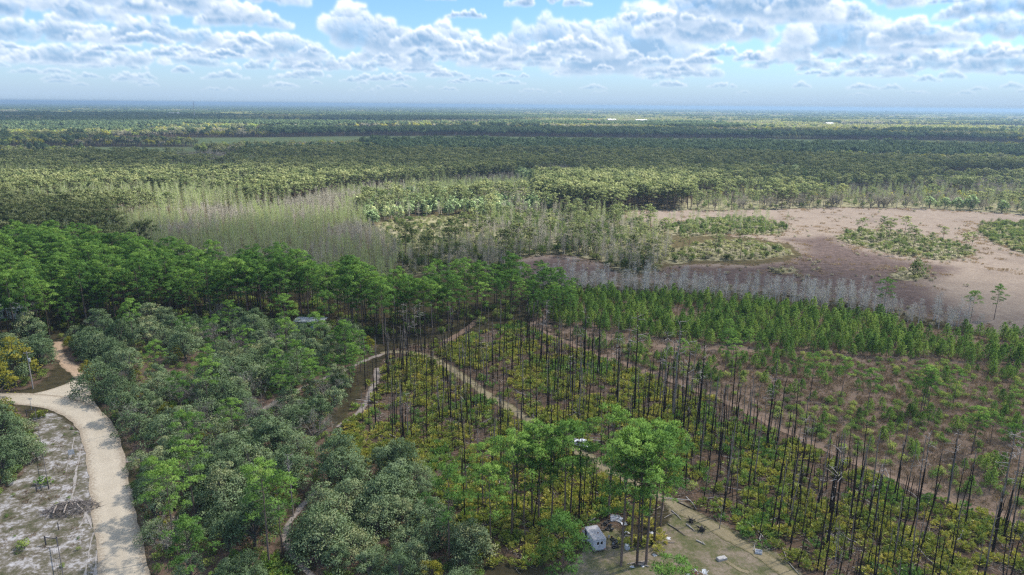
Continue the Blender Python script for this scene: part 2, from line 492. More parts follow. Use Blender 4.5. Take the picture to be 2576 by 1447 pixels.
Z['marsh2'] = poly((1555, 705), (1640, 690), (1690, 668), (1780, 664), (1900, 668), (1990, 655), (2015, 640), (1990, 615), (1900, 600), (1800, 592), (1700, 590), (1640, 570), (1560, 545), (1600, 528), (1800, 530), (1960, 527), (2100, 522), (2330, 525),
                   (2576, 540), (2950, 560), (2950, 880), (2576, 850), (2480, 838), (2350, 803), (2200, 772), (2000, 742), (1800, 722))
Z['isl_a'] = poly((1660, 575), (1760, 552), (1900, 550), (1985, 573), (1960, 592), (1850, 590), (1720, 595))
Z['isl_b'] = poly((2098, 597), (2150, 580), (2250, 585), (2350, 600), (2445, 622), (2455, 642), (2380, 657), (2250, 642), (2130, 612))
Z['isl_c'] = poly((2462, 570), (2520, 560), (2950, 590), (2950, 690), (2576, 640), (2500, 612), (2468, 590))
Z['isl_d'] = poly((1690, 642), (1750, 612), (1850, 606), (1960, 622), (2000, 640), (1900, 654), (1760, 656))
Z['isl_e'] = poly((2235, 690), (2280, 678), (2330, 684), (2335, 700), (2290, 708), (2250, 704))
Z['isl_f'] = poly((1930, 680), (1965, 672), (2010, 678), (2000, 688), (1950, 690))
Z['isl_g'] = poly((1690, 655), (1715, 648), (1750, 652), (1735, 660), (1700, 662))
ISL = [Z['isl_' + k] for k in 'abcdefg']
Z['cyp_low'] = poly((1300, 705), (1560, 722), (1800, 722), (2000, 742), (2200, 772), (2350, 803), (2480, 838), (2420, 846), (2250, 812), (2000, 782), (1700, 756), (1500, 746), (1330, 740))
Z['cyp_dome'] = poly((265, 590), (290, 562), (560, 540), (700, 530), (850, 492), (1000, 480), (1300, 456), (1345, 470), (1345, 512), (1180, 500), (1000, 495), (900, 520), (930, 580), (1010, 640), (1000, 700), (955, 796), (800, 762), (560, 738), (330, 706), (270, 650))
Z['cyp_mid'] = poly((1010, 640), (1150, 605), (1230, 545), (1400, 530), (1555, 545), (1640, 572), (1690, 600), (1690, 645), (1640, 688), (1560, 685), (1500, 655), (1400, 640), (1300, 650), (1296, 700), (1190, 688), (1010, 695))
Z['meadow'] = poly((930, 585), (960, 560), (1100, 545), (1230, 545), (1150, 605), (1010, 638))
Z['far_marsh'] = poly((2300, 455), (2390, 442), (2560, 446), (2650, 458), (2500, 470), (2380, 468))
Z['clearing'] = poly((1665, 1245), (1710, 1255), (1760, 1290), (1830, 1325), (1960, 1395), (2020, 1447), (2120, 1560), (1330, 1560), (1370, 1470), (1440, 1420), (1470, 1385), (1480, 1345), (1545, 1325), (1600, 1372), (1640, 1380), (1660, 1330), (1690, 1300))
Z['sandlot'] = poly((85, 1040), (140, 1042), (205, 1092), (222, 1150), (238, 1230), (255, 1330), (285, 1500), (-60, 1500), (-60, 1290), (62, 1190), (90, 1110))

ROAD = np.array([at(*q) for q in ((330, 1530), (314, 1447), (293, 1330), (274, 1200), (258, 1115), (236, 1062), (195, 1030), (130, 1010), (60, 1003), (0, 1003), (-120, 1000))])
JUNC = [(60, 996), (110, 985), (165, 968), (205, 945), (222, 958), (228, 985), (232, 1003), (262, 1045), (235, 1040), (190, 1020), (120, 1008), (60, 1003)]
TRAILS = {  # polyline in photograph points, width in metres
    'north': ([(212, 968), (196, 940), (172, 918), (150, 898), (141, 878), (150, 858)], 2.6),
    'burn': ([(960, 890), (985, 884), (1075, 893), (1130, 925), (1180, 962), (1300, 1042), (1420, 1112), (1500, 1165), (1600, 1220), (1690, 1265), (1800, 1330), (1920, 1400), (2030, 1470)], 2.7),
    'oak': ([(600, 1085), (640, 1050), (700, 1003), (780, 968), (860, 935), (920, 905), (985, 884)], 1.6),
    'side': ([(850, 1075), (905, 1040), (928, 1000), (945, 962), (952, 925)], 1.5),
    'sand': ([(792, 1236), (760, 1275), (730, 1310), (716, 1345), (726, 1385), (752, 1420), (790, 1455), (830, 1500)], 1.1),
    'break': ([(1315, 812), (1390, 845), (1480, 885), (1600, 925), (1720, 968), (1830, 1012), (2050, 1122), (2200, 1185), (2350, 1245), (2576, 1318), (2800, 1380)], 1.9),
    'cross': ([(1480, 850), (1600, 868), (1740, 876), (1900, 885)], 2.2),
    'stub': ([(305, 1162), (335, 1155), (372, 1148)], 1.8),
    'stand': ([(1212, 800), (1190, 815), (1160, 838), (1120, 860)], 2.0),
}
TRW = {k: (np.array([at(*q) for q in v[0]]), v[1]) for k, v in TRAILS.items()}

def smooth_line(L, step=1.0):
    L = np.asarray(L, float)
    for _ in range(3):
        a, b = L[:-1] * 0.75 + L[1:] * 0.25, L[:-1] * 0.25 + L[1:] * 0.75
        L = np.vstack([L[:1], np.stack([a, b], 1).reshape(-1, 2), L[-1:]])
    s = np.concatenate([[0], np.cumsum(np.hypot(*np.diff(L, axis=0).T))])
    t = np.arange(0, s[-1], step)
    return np.stack([np.interp(t, s, L[:, 0]), np.interp(t, s, L[:, 1])], 1)

# ================================================================== ground
def axis(lo, hi, step, far_lo, far_hi, g=1.035):
    c = list(np.arange(lo, hi, step)); s = step
    while c[-1] < far_hi:
        s = min(s * g, 900); c.append(c[-1] + s)
    s = step
    while c[0] > far_lo:
        s = min(s * g, 900); c.insert(0, c[0] - s)
    return np.array(c)
gx = axis(-190, 260, 1.2, -24000, 24000, 1.05)
gy = axis(60, 330, 1.2, -400, 30000, 1.035)
GX, GY = np.meshgrid(gx, gy)
xf, yf = GX.ravel(), GY.ravel()
far0 = np.hypot(xf, yf)

def mask(P, x=None, y=None, w=3.0):
    x = xf if x is None else x; y = yf if y is None else y
    r = np.zeros(x.shape)
    lo, hi = P.min(0) - 4 * w, P.max(0) + 4 * w
    k = (x > lo[0]) & (x < hi[0]) & (y > lo[1]) & (y < hi[1])
    d = edge_dist(P, x[k], y[k]); d = np.where(inside(P, x[k], y[k]), d, -d)
    r[k] = np.clip(0.5 + d / (2 * w), 0, 1)
    return r

isl = np.max([mask(P, w=5) for P in ISL], axis=0)
marsh = np.maximum(mask(Z['marsh1'], w=5), mask(Z['marsh2'], w=5)) * (1 - isl)
marsh = np.maximum(marsh, mask(Z['far_marsh'], w=15))
u_, v_ = proj(xf, yf, 0 * xf)
# the low wet middle of the marsh is darker than its dry tan rim
low = np.zeros_like(xf)
for P in (poly((1310, 695), (1312, 662), (1400, 650), (1500, 668), (1560, 700), (1460, 712)),
          poly((1640, 700), (1700, 675), (1900, 675), (2020, 652), (2040, 620), (1990, 604), (2080, 598), (2130, 625), (2240, 655), (2380, 672), (2300, 715), (2420, 790), (2380, 800), (2200, 765), (2000, 737), (1800, 716))):
    low = np.maximum(low, mask(P, w=9))
burn = mask(Z['burn'], w=3)
broom = np.clip(mask(Z['scrub'], w=3) + 0.75 * mask(Z['yp'], w=3), 0, 1)
sand = mask(Z['sandlot'], w=1.5)
FIELDS = [poly((555, 337), (600, 329), (700, 329), (690, 337)), poly((700, 331), (900, 326), (1090, 323), (1100, 332), (900, 334)), poly((1480, 315), (1640, 311), (1650, 318), (1490, 321))]
grass = mask(Z['clearing'], w=1.6)
field = np.max([mask(P, w=25) for P in FIELDS], axis=0)
oakf = np.clip(mask(Z['oak'], w=3) + mask(Z['oak_low'], w=3) + mask(Z['oak_top'], w=3) + mask(Z['oak_edge'], w=3), 0, 1)
mead = np.clip(mask(Z['meadow'], w=8) + 0.8 * mask(Z['cyp_mid'], w=8) + isl + mask(poly((1700, 500), (2950, 500), (2950, 560), (2576, 540), (2330, 525), (2100, 520), (1960, 525), (1700, 530)), w=10), 0, 1)

farop = np.clip((fbm(xf / 3.0, yf, 330, 321) - .6) * 9, 0, 1) * (far0 > 950) * (far0 < 6000)
field = np.maximum(field, farop)
def ground_material():
    m, nt, out = nodes_of('ground_soil')
    tc = nt.nodes.new('ShaderNodeTexCoord'); co = tc.outputs['Object']
    A = nt.nodes.new('ShaderNodeAttribute'); A.attribute_name = 'mA'
    B = nt.nodes.new('ShaderNodeAttribute'); B.attribute_name = 'mB'
    sA = nt.nodes.new('ShaderNodeSeparateColor'); nt.links.new(A.outputs['Color'], sA.inputs[0])
    sB = nt.nodes.new('ShaderNodeSeparateColor'); nt.links.new(B.outputs['Color'], sB.inputs[0])
    n0 = noise(nt, 0.045, 3, 0.55, co); n1 = noise(nt, 0.35, 5, 0.65, co); n2 = noise(nt, 1.6, 4, 0.7, co)
    nf = noise(nt, 5.0, 3, 0.7, co)
    rag = mathn(nt, 'ADD', mathn(nt, 'MULTIPLY', mathn(nt, 'SUBTRACT', n1, 0.5), 1.1), mathn(nt, 'MULTIPLY', mathn(nt, 'SUBTRACT', nf, 0.5), 0.5))
    def sel(o):
        a = mathn(nt, 'ADD', o, rag)
        return mathn(nt, 'MULTIPLY', mathn(nt, 'SUBTRACT', a, 0.42), 6.0, True)
    fl = ramp(nt, n1, [(0.3, (0.03, 0.03, 0.018)), (0.55, (0.075, 0.062, 0.035)), (0.75, (0.05, 0.062, 0.022))])
    oak = ramp(nt, mathn(nt, 'ADD', mathn(nt, 'MULTIPLY', n2, 0.5), mathn(nt, 'MULTIPLY', n1, 0.5)), [(0.3, (0.060, 0.043, 0.030)), (0.5, (0.170, 0.115, 0.089)), (0.62, (0.102, 0.093, 0.051)), (0.75, (0.238, 0.170, 0.136))])
    brn = ramp(nt, mathn(nt, 'ADD', mathn(nt, 'MULTIPLY', n2, 0.55), mathn(nt, 'MULTIPLY', n1, 0.45)), [(0.3, (0.025, 0.023, 0.017)), (0.45, (0.093, 0.068, 0.047)), (0.58, (0.170, 0.111, 0.076)), (0.72, (0.230, 0.170, 0.136))])
    brm = ramp(nt, mathn(nt, 'ADD', mathn(nt, 'MULTIPLY', n2, 0.45), mathn(nt, 'MULTIPLY', n1, 0.55)), [(0.3, (0.075, 0.065, 0.035)), (0.45, (0.19, 0.135, 0.095)), (0.58, (0.27, 0.195, 0.15)), (0.72, (0.13, 0.125, 0.055))])
    snd = ramp(nt, mathn(nt, 'ADD', mathn(nt, 'MULTIPLY', n1, 0.6), mathn(nt, 'MULTIPLY', n2, 0.4)), [(0.36, (0.065, 0.075, 0.035)), (0.46, (0.14, 0.125, 0.085)), (0.515, (0.22, 0.195, 0.165)), (0.56, (0.38, 0.355, 0.345)), (0.67, (0.54, 0.52, 0.52))])
    grs = ramp(nt, mathn(nt, 'ADD', mathn(nt, 'MULTIPLY', n1, 0.6), mathn(nt, 'MULTIPLY', n2, 0.4)), [(0.34, (0.101, 0.120, 0.046)), (0.46, (0.176, 0.166, 0.084)), (0.56, (0.278, 0.222, 0.158)), (0.68, (0.389, 0.315, 0.240))])
    tan = ramp(nt, mathn(nt, 'ADD', mathn(nt, 'MULTIPLY', n0, 0.45), mathn(nt, 'MULTIPLY', n2, 0.55)), [(0.36, (0.112, 0.092, 0.081)), (0.46, (0.172, 0.141, 0.119)), (0.56, (0.219, 0.183, 0.153)), (0.7, (0.163, 0.138, 0.122))])
    mud = ramp(nt, mathn(nt, 'ADD', mathn(nt, 'MULTIPLY', n1, 0.5), mathn(nt, 'MULTIPLY', n2, 0.5)), [(0.35, (0.04, 0.032, 0.03)), (0.5, (0.085, 0.065, 0.06)), (0.65, (0.14, 0.106, 0.095))])
    mdw = ramp(nt, n1, [(0.3, (0.088, 0.093, 0.045)), (0.55, (0.187, 0.174, 0.112)), (0.75, (0.220, 0.209, 0.162))])
    al = nt.nodes.new('ShaderNodeAttribute'); al.attribute_name = 'mC'
    sC = nt.nodes.new('ShaderNodeSeparateColor'); nt.links.new(al.outputs['Color'], sC.inputs[0])
    c = mixc(nt, sel(sB.outputs[2]), fl, oak)
    c = mixc(nt, sel(sC.outputs[0]), c, mdw)
    c = mixc(nt, sC.outputs[2], c, ramp(nt, n0, [(0.3, (0.07, 0.1, 0.045)), (0.7, (0.13, 0.16, 0.08))]))
    c = mixc(nt, sel(sA.outputs[2]), c, brn)
    c = mixc(nt, sel(sC.outputs[1]), c, brm)
    c = mixc(nt, sel(sA.outputs[0]), c, snd)
    c = mixc(nt, sel(sA.outputs[1]), c, grs)
    rag2 = mathn(nt, 'MULTIPLY', mathn(nt, 'SUBTRACT', n0, 0.5), 1.3)
    wet = mathn(nt, 'MULTIPLY', mathn(nt, 'SUBTRACT', mathn(nt, 'ADD', mathn(nt, 'ADD', sB.outputs[1], rag2), rag), 0.0), 1.6, True)
    c = mixc(nt, sel(sB.outputs[0]), c, mixc(nt, wet, tan, mud))
    d = nt.nodes.new('ShaderNodeBsdfDiffuse'); d.inputs['Roughness'].default_value = 0.6
    nt.links.new(c, d.inputs[0])
    bp = nt.nodes.new('ShaderNodeBump'); bp.inputs['Strength'].default_value = 0.7; bp.inputs['Distance'].default_value = 0.25
    nt.links.new(mathn(nt, 'ADD', mathn(nt, 'MULTIPLY', n1, 0.7), mathn(nt, 'MULTIPLY', nf, 0.3)), bp.inputs['Height'])
    nt.links.new(bp.outputs[0], d.inputs['Normal'])
    nt.links.new(d.outputs[0], out.inputs[0])
    return m

nx, ny = len(gx), len(gy)
gi = (np.arange(ny - 1)[:, None] * nx + np.arange(nx - 1)[None]).ravel()
gmb = MB()
far_ = np.hypot(xf, yf)
relief = 0.25 * (fbm(xf, yf, 14, 4) - 0.5) * (far_ < 420) * (1 - np.clip(marsh + sand + grass, 0, 1))
ridge = np.clip((far_ - 14000) / 9000, 0, 1) * np.clip((-xf / np.maximum(yf, 1) + 0.05) * 1.6, 0, 1) * 55.0
near_road = np.minimum(seg_dist(ROAD, xf, yf) / 8, 1)
for L, w in TRW.values():
    near_road = np.minimum(near_road, seg_dist(L, xf, yf) / 5)
gz = np.minimum(relief * np.clip(near_road * 2 - 1, 0, 1), 0.2) + ridge
gmb.add(np.stack([xf, yf, gz], 1), np.stack([gi, gi + 1, gi + nx + 1, gi + nx], 1), 0, 0.5, True)
gme = gmb.mesh('ground', [ground_material()])
def colattr(me, name, r, g, b):
    a = me.attributes.new(name, 'FLOAT_COLOR', 'POINT')
    a.data.foreach_set('color', np.stack([r, g, b, np.ones_like(r)], 1).astype(np.float32).ravel())
colattr(gme, 'mA', sand, grass, burn)
colattr(gme, 'mB', marsh, low, oakf)
colattr(gme, 'mC', mead, broom, field)
tag(obj('ground', gme), kind='structure')

# ================================================================== roads and trails: sheets just above the ground
def sandy(name, base, dark, edge, ruts=0.5):
    m, nt, out = nodes_of(name)
    tc = nt.nodes.new('ShaderNodeTexCoord'); co = tc.outputs['Object']
    t = nt.nodes.new('ShaderNodeAttribute'); t.attribute_name = 'tint'      # 0 at the edges, 1 along the middle
    n1 = noise(nt, 0.25, 4, 0.6, co); n2 = noise(nt, 2.5, 4, 0.65, co)
    c = ramp(nt, mathn(nt, 'ADD', mathn(nt, 'MULTIPLY', n1, 0.6), mathn(nt, 'MULTIPLY', n2, 0.4)), [(0.35, dark), (0.55, base), (0.75, tuple(min(1, k * 1.08) for k in base))])
    mid = mathn(nt, 'ADD', t.outputs['Fac'], mathn(nt, 'MULTIPLY', mathn(nt, 'SUBTRACT', n2, 0.5), 1.4))
    c = mixc(nt, mathn(nt, 'MULTIPLY', mathn(nt, 'SUBTRACT', 0.38, mid), 3.0, True), c, edge)
    rt = mathn(nt, 'ABSOLUTE', mathn(nt, 'SUBTRACT', t.outputs['Fac'], 0.6))
    rt = mathn(nt, 'MULTIPLY', mathn(nt, 'SUBTRACT', 0.16, rt), ruts * 4, True)
    c = mixc(nt, rt, c, tuple(min(1, k * 1.12) for k in base))
    d = nt.nodes.new('ShaderNodeBsdfDiffuse'); nt.links.new(c, d.inputs[0])
    bp = nt.nodes.new('ShaderNodeBump'); bp.inputs['Strength'].default_value = 0.4; bp.inputs['Distance'].default_value = 0.1
    nt.links.new(n2, bp.inputs['Height']); nt.links.new(bp.outputs[0], d.inputs['Normal'])
    nt.links.new(d.outputs[0], out.inputs[0])
    return m

def ribbon(name, L, width, z, m, ragged=0.35, step=0.7, across=9):
    L = smooth_line(L, step)
    d = unit(np.gradient(L, axis=0)); nrm = np.stack([-d[:, 1], d[:, 0]], 1)
    w1 = width / 2 + ragged * 2 * (fbm(L[:, 0], L[:, 1], 3.0, 5, 4) - 0.5)
    w2 = width / 2 + ragged * 2 * (fbm(L[:, 0], L[:, 1], 3.0, 15, 4) - 0.5)
    t = np.linspace(-1, 1, across)
    off = np.where(t[None] < 0, t[None] * w1[:, None], t[None] * w2[:, None])
    P = L[:, None] + nrm[:, None] * off[:, :, None]
    zz = z + 0.03 * (fbm(P[..., 0], P[..., 1], 2.0, 8) - 0.5)
    V = np.concatenate([P, zz[..., None]], -1).reshape(-1, 3)
    n = len(L); i = np.arange(n - 1)[:, None] * across; k = np.arange(across - 1)[None]
    F = np.stack([i + k, i + k + 1, i + across + k + 1, i + across + k], -1).reshape(-1, 4)[:, ::-1]
    mb = MB(); mb.add(V, F, 0, np.broadcast_to(1 - np.abs(t)[None], (n, across)).ravel(), True)
    return tag(obj(name, mb.mesh(name, [m])), kind='structure')

m_road = sandy('road_sand', (0.47, 0.408, 0.325), (0.4, 0.343, 0.268), (0.3, 0.245, 0.185), 0.4)
m_trail = sandy('trail_sand', (0.243, 0.203, 0.131), (0.180, 0.153, 0.090), (0.126, 0.113, 0.059), 0.6)
m_wheel = sandy('wheel_track_sand', (0.36, 0.33, 0.31), (0.27, 0.24, 0.215), (0.25, 0.22, 0.19), 0.1)
m_white = sandy('path_sand', (0.270, 0.232, 0.210), (0.180, 0.150, 0.131), (0.120, 0.090, 0.068), 0.4)
m_break = sandy('break_sand', (0.203, 0.146, 0.109), (0.158, 0.112, 0.083), (0.165, 0.112, 0.083), 0.5)
m_clay = sandy('clay_sand', (0.435, 0.315, 0.225), (0.360, 0.255, 0.173), (0.247, 0.188, 0.128), 0.7)
ribbon('sand_road', ROAD, 6.1, 0.06, m_road, 0.35)
for k, (L, w) in TRW.items():
    nm = {'north': 'clay_track', 'burn': 'dirt_track', 'oak': 'sand_path', 'side': 'sand_path', 'sand': 'sand_path', 'break': 'firebreak_track', 'cross': 'firebreak_track', 'stub': 'sand_path', 'stand': 'firebreak_track'}[k]
    mt = {'clay_track': m_clay, 'dirt_track': m_trail, 'sand_path': m_white, 'firebreak_track': m_break}[nm]
    ribbon(nm, L, w, 0.035, mt, 0.85 if w > 1.4 else 0.35)
# the wide sandy junction
jp = smooth_line(np.array([at(*q) for q in JUNC + JUNC[:1]]), 0.8)
jc = np.array(at(190, 985))
jr = jp - jc; jn = 1 + 0.06 * (fbm(jp[:, 0], jp[:, 1], 2.0, 3)[:, None] - 0.5)
rings = np.concatenate([np.concatenate([jc + jr * jn * s, np.full((len(jp), 1), 0.046)], 1) for s in (0.02, 0.35, 0.65, 0.85, 1.0)])
nj = len(jp); jm = MB()
ii = (np.arange(4)[:, None] * nj + np.arange(nj)[None]); i2 = (np.arange(4)[:, None] * nj + (np.arange(nj)[None] + 1) % nj)
jm.add(rings, np.stack([ii, i2, i2 + nj, ii + nj], -1).reshape(-1, 4), 0, np.repeat([0.9, 0.9, 0.75, 0.5, 0.05], nj), True)
tag(obj('road_junction', jm.mesh('road_junction', [m_road])), kind='structure')
# wheel tracks worn through the sandy lot
for L in ([(212, 1105), (196, 1165), (183, 1240), (178, 1260), (215, 1290), (232, 1330)], [(188, 1100), (176, 1150), (166, 1190)],
          [(190, 1250), (222, 1272), (238, 1300)], [(236, 1340), (222, 1400), (214, 1447), (210, 1490)], [(250, 1360), (238, 1430), (236, 1500)], [(232, 1240), (215, 1300), (195, 1330)]):
    ribbon('wheel_track', np.array([at(*q) for q in L]), 0.34, 0.03, m_wheel, 0.4, 0.35, 7)
# tan bare streak on the clearing
ribbon('bare_sand_streak', np.array([at(*q) for q in ((1828, 1412), (1848, 1424), (1868, 1436), (1888, 1444))]), 0.8, 0.03, m_trail, 0.8, 0.3)

# ================================================================== plants: one builder per kind, a few variants each
M = {}
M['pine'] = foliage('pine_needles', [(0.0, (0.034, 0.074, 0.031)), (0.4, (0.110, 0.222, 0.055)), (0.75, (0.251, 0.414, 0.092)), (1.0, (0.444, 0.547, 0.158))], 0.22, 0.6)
M['young'] = foliage('young_pine_needles', [(0.0, (0.046, 0.098, 0.034)), (0.5, (0.139, 0.245, 0.060)), (1.0, (0.311, 0.406, 0.102))], 0.25, 0.5)
M['oak'] = foliage('oak_leaves', [(0.0, (0.052, 0.090, 0.048)), (0.4, (0.159, 0.230, 0.115)), (0.7, (0.255, 0.332, 0.179)), (0.88, (0.371, 0.383, 0.192)), (1.0, (0.435, 0.473, 0.307))], 0.2, 0.5)
M['pinef'] = foliage('distant_pine_needles', [(0.0, (0.034, 0.055, 0.030)), (0.45, (0.111, 0.140, 0.064)), (1.0, (0.281, 0.297, 0.153))], 0.25, 0.6)  # olive and paler than near needles: sun and haze mixed into the colour
M['fdark'] = foliage('far_pine_needles', [(0.0, (0.03, 0.06, 0.04)), (1.0, (0.15, 0.2, 0.1))], 0.2, 0.6)
M['folive'] = foliage('far_olive_leaves', [(0.0, (0.08, 0.1, 0.05)), (1.0, (0.27, 0.28, 0.14))], 0.25, 0.5)
M['fbright'] = foliage('far_bright_leaves', [(0.0, (0.144, 0.198, 0.054)), (1.0, (0.360, 0.414, 0.126))], 0.3, 0.5)
M['yellow'] = foliage('spring_leaves', [(0.0, (0.17, 0.19, 0.03)), (0.6, (0.3, 0.29, 0.05)), (1.0, (0.42, 0.36, 0.08))], 0.35, 0.6)
M['palm'] = foliage('palmetto_fans', [(0.0, (0.110, 0.176, 0.044)), (0.35, (0.264, 0.308, 0.066)), (0.6, (0.407, 0.407, 0.083)), (0.82, (0.528, 0.462, 0.110)), (0.93, (0.594, 0.484, 0.132)), (1.0, (0.462, 0.308, 0.154))], 0.25, 0.45, 0.02)
M['palm_green'] = foliage('green_palmetto_fans', [(0.0, (0.083, 0.186, 0.042)), (0.6, (0.193, 0.313, 0.064)), (1.0, (0.412, 0.449, 0.084))], 0.25, 0.45, 0.03)
M['shrub'] = foliage('shrub_leaves', [(0.0, (0.073, 0.160, 0.042)), (0.5, (0.194, 0.290, 0.074)), (0.85, (0.415, 0.462, 0.128)), (1.0, (0.583, 0.534, 0.214))], 0.28, 0.45)
M['myrtle'] = foliage('titi_leaves', [(0.0, (0.03, 0.055, 0.022)), (0.6, (0.08, 0.115, 0.04)), (1.0, (0.16, 0.18, 0.06))], 0.28, 0.45)
M['meadow'] = foliage('meadow_shrub_leaves', [(0.0, (0.083, 0.105, 0.045)), (0.5, (0.159, 0.174, 0.083)), (1.0, (0.229, 0.230, 0.128))], 0.3, 0.45)
M['heath'] = foliage('grey_heath_twigs', [(0.0, (0.13, 0.13, 0.1)), (0.6, (0.24, 0.23, 0.18)), (1.0, (0.33, 0.31, 0.25))], 0.25, 0.4)
M['budding'] = foliage('budding_cypress_twigs', [(0.0, (0.194, 0.196, 0.125)), (0.4, (0.274, 0.300, 0.171)), (0.75, (0.262, 0.355, 0.125)), (1.0, (0.342, 0.306, 0.194))], 0.25, 0.45)
M['greytwig'] = foliage('bare_grey_twigs', [(0.0, (0.180, 0.168, 0.144)), (0.6, (0.300, 0.282, 0.240)), (1.0, (0.408, 0.384, 0.330))], 0.15, 0.4)
M['broom'] = foliage('broomsedge', [(0.0, (0.17, 0.12, 0.085)), (0.6, (0.31, 0.225, 0.165)), (1.0, (0.42, 0.33, 0.25))], 0.2, 0.5)
M['bark'] = bark('pine_bark', (0.075, 0.055, 0.045), (0.2, 0.15, 0.125))
M['oakbark'] = bark('oak_bark', (0.07, 0.06, 0.05), (0.19, 0.17, 0.15))
M['palebark'] = bark('cypress_bark', (0.2, 0.185, 0.165), (0.42, 0.395, 0.36))
M['deadwood'] = bark('weathered_dead_wood', (0.24, 0.21, 0.19), (0.5, 0.46, 0.43), 1.2)
M['greywood'] = bark('grey_dead_bark', (0.12, 0.105, 0.1), (0.32, 0.28, 0.26), 1.2)
M['stick'] = bark('fallen_wood', (0.13, 0.1, 0.085), (0.45, 0.39, 0.34), 0.7)

def char_material():
    m, nt, out = nodes_of('charred_pine_bark')
    tc = nt.nodes.new('ShaderNodeTexCoord'); oi = nt.nodes.new('ShaderNodeObjectInfo')
    sp = nt.nodes.new('ShaderNodeSeparateXYZ'); nt.links.new(tc.outputs['Generated'], sp.inputs[0])
    n = noise(nt, 0.9, 4, 0.7, tc.outputs['Object'])
    h = mathn(nt, 'ADD', sp.outputs[2], mathn(nt, 'MULTIPLY', mathn(nt, 'SUBTRACT', n, 0.5), 1.1))
    lim = mathn(nt, 'ADD', mathn(nt, 'MULTIPLY', oi.outputs['Random'], 1.0), 0.18)      # how high the fire climbed
    f = mathn(nt, 'MULTIPLY', mathn(nt, 'SUBTRACT', h, lim), 5.0, True)
    wood = ramp(nt, n, [(0.3, (0.13, 0.1, 0.085)), (0.6, (0.27, 0.23, 0.2)), (0.8, (0.4, 0.35, 0.31))])
    d = nt.nodes.new('ShaderNodeBsdfDiffuse')
    nt.links.new(mixc(nt, f, ramp(nt, n, [(0.3, (0.01, 0.0095, 0.009)), (0.8, (0.085, 0.066, 0.055))]), wood), d.inputs[0])
    nt.links.new(d.outputs[0], out.inputs[0])
    return m
M['char'] = char_material()

def R_(seed):
    return np.random.default_rng(seed)

def pine(seed, H=20.0, cf=0.55, R=3.3, nb=21, nbl=26, puff=0.55, bw=0.12, npuff=7):
    r = R_(seed); T = MB(); C = MB()
    z = np.linspace(0, 1, 8)
    lean = r.normal(0, 0.012, 2) * H; wob = r.normal(0, 0.10, (8, 2)) * z[:, None]
    px = np.stack([lean[0] * z + wob[:, 0], lean[1] * z + wob[:, 1], z * H * 0.985], 1)
    tube(px, 0.2 * (1 - 0.82 * z) + 0.015, 6, mb=T)
    P, TI, CT = [], [], []
    ga = r.random() * 6.28
    for k in range(nb):
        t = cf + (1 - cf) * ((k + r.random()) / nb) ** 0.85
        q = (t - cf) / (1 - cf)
        L = R * (0.55 + 0.75 * math.sin(math.pi * min(1, 0.22 + 0.7 * q)) ** 1.2) * (1 - 0.55 * q ** 3) * r.uniform(0.5, 1.1)
        ga += 2.4 + r.normal(0, 0.35)
        c = np.array([np.interp(t, z, px[:, 0]), np.interp(t, z, px[:, 1]), t * H])
        rise = r.uniform(0.05, 0.45) + 0.5 * q
        d = np.array([math.cos(ga), math.sin(ga), rise])
        e = c + d * L; m_ = c + d * L * 0.5 - np.array([0, 0, 0.12 * L])
        tube([c, m_, e], [0.055, 0.035, 0.012], 3, mb=T, cap=False)
        side = np.array([-d[1], d[0], 0])
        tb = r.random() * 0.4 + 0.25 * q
        if L > 1.6 and r.random() < 0.6:
            P.append(c + (e - c) * r.uniform(0.4, 0.6) + np.array([0, 0, 0.2])); TI.append(tb); CT.append(P[-1] - [0, 0, .3])
        for f in range(npuff):
            a_ = f * 2.4; rr = 0.95 * math.sqrt((f + 0.3) / npuff) * (0.55 + 0.22 * L)
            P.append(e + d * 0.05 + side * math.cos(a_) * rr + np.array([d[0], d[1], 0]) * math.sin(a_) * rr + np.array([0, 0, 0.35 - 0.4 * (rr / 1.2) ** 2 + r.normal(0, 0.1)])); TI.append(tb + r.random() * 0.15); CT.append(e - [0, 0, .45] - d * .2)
    for k in range(4):
        P.append(px[-1] + r.normal(0, 0.4, 3)); TI.append(0.6 + 0.3 * r.random()); CT.append(px[-1] - [0, 0, .8])
    P = np.array(P); TI = np.array(TI)
    n = len(P)
    c = np.repeat(P, nbl, 0); ti = np.repeat(TI, nbl)
    d = r.normal(size=(n * nbl, 3)); d[:, 2] = d[:, 2] * 0.7 + 0.5; d = unit(d)
    S = np.repeat(r.uniform(0.75, 1.2, n), nbl) * puff
    blades(C, c + d * 0.1, d, S * r.uniform(0.7, 1.15, n * nbl), bw * r.uniform(0.7, 1.3, n * nbl), r, 0, np.clip(ti + 0.15 * d[:, 2] + r.normal(0, 0.06, n * nbl), 0, 1), np.repeat(0.6 * np.array(CT) + 0.4 * (P - [0, 0, .25]), nbl, 0))  # needles pointing up tinted lighter, painting in the light they catch
    return T, C

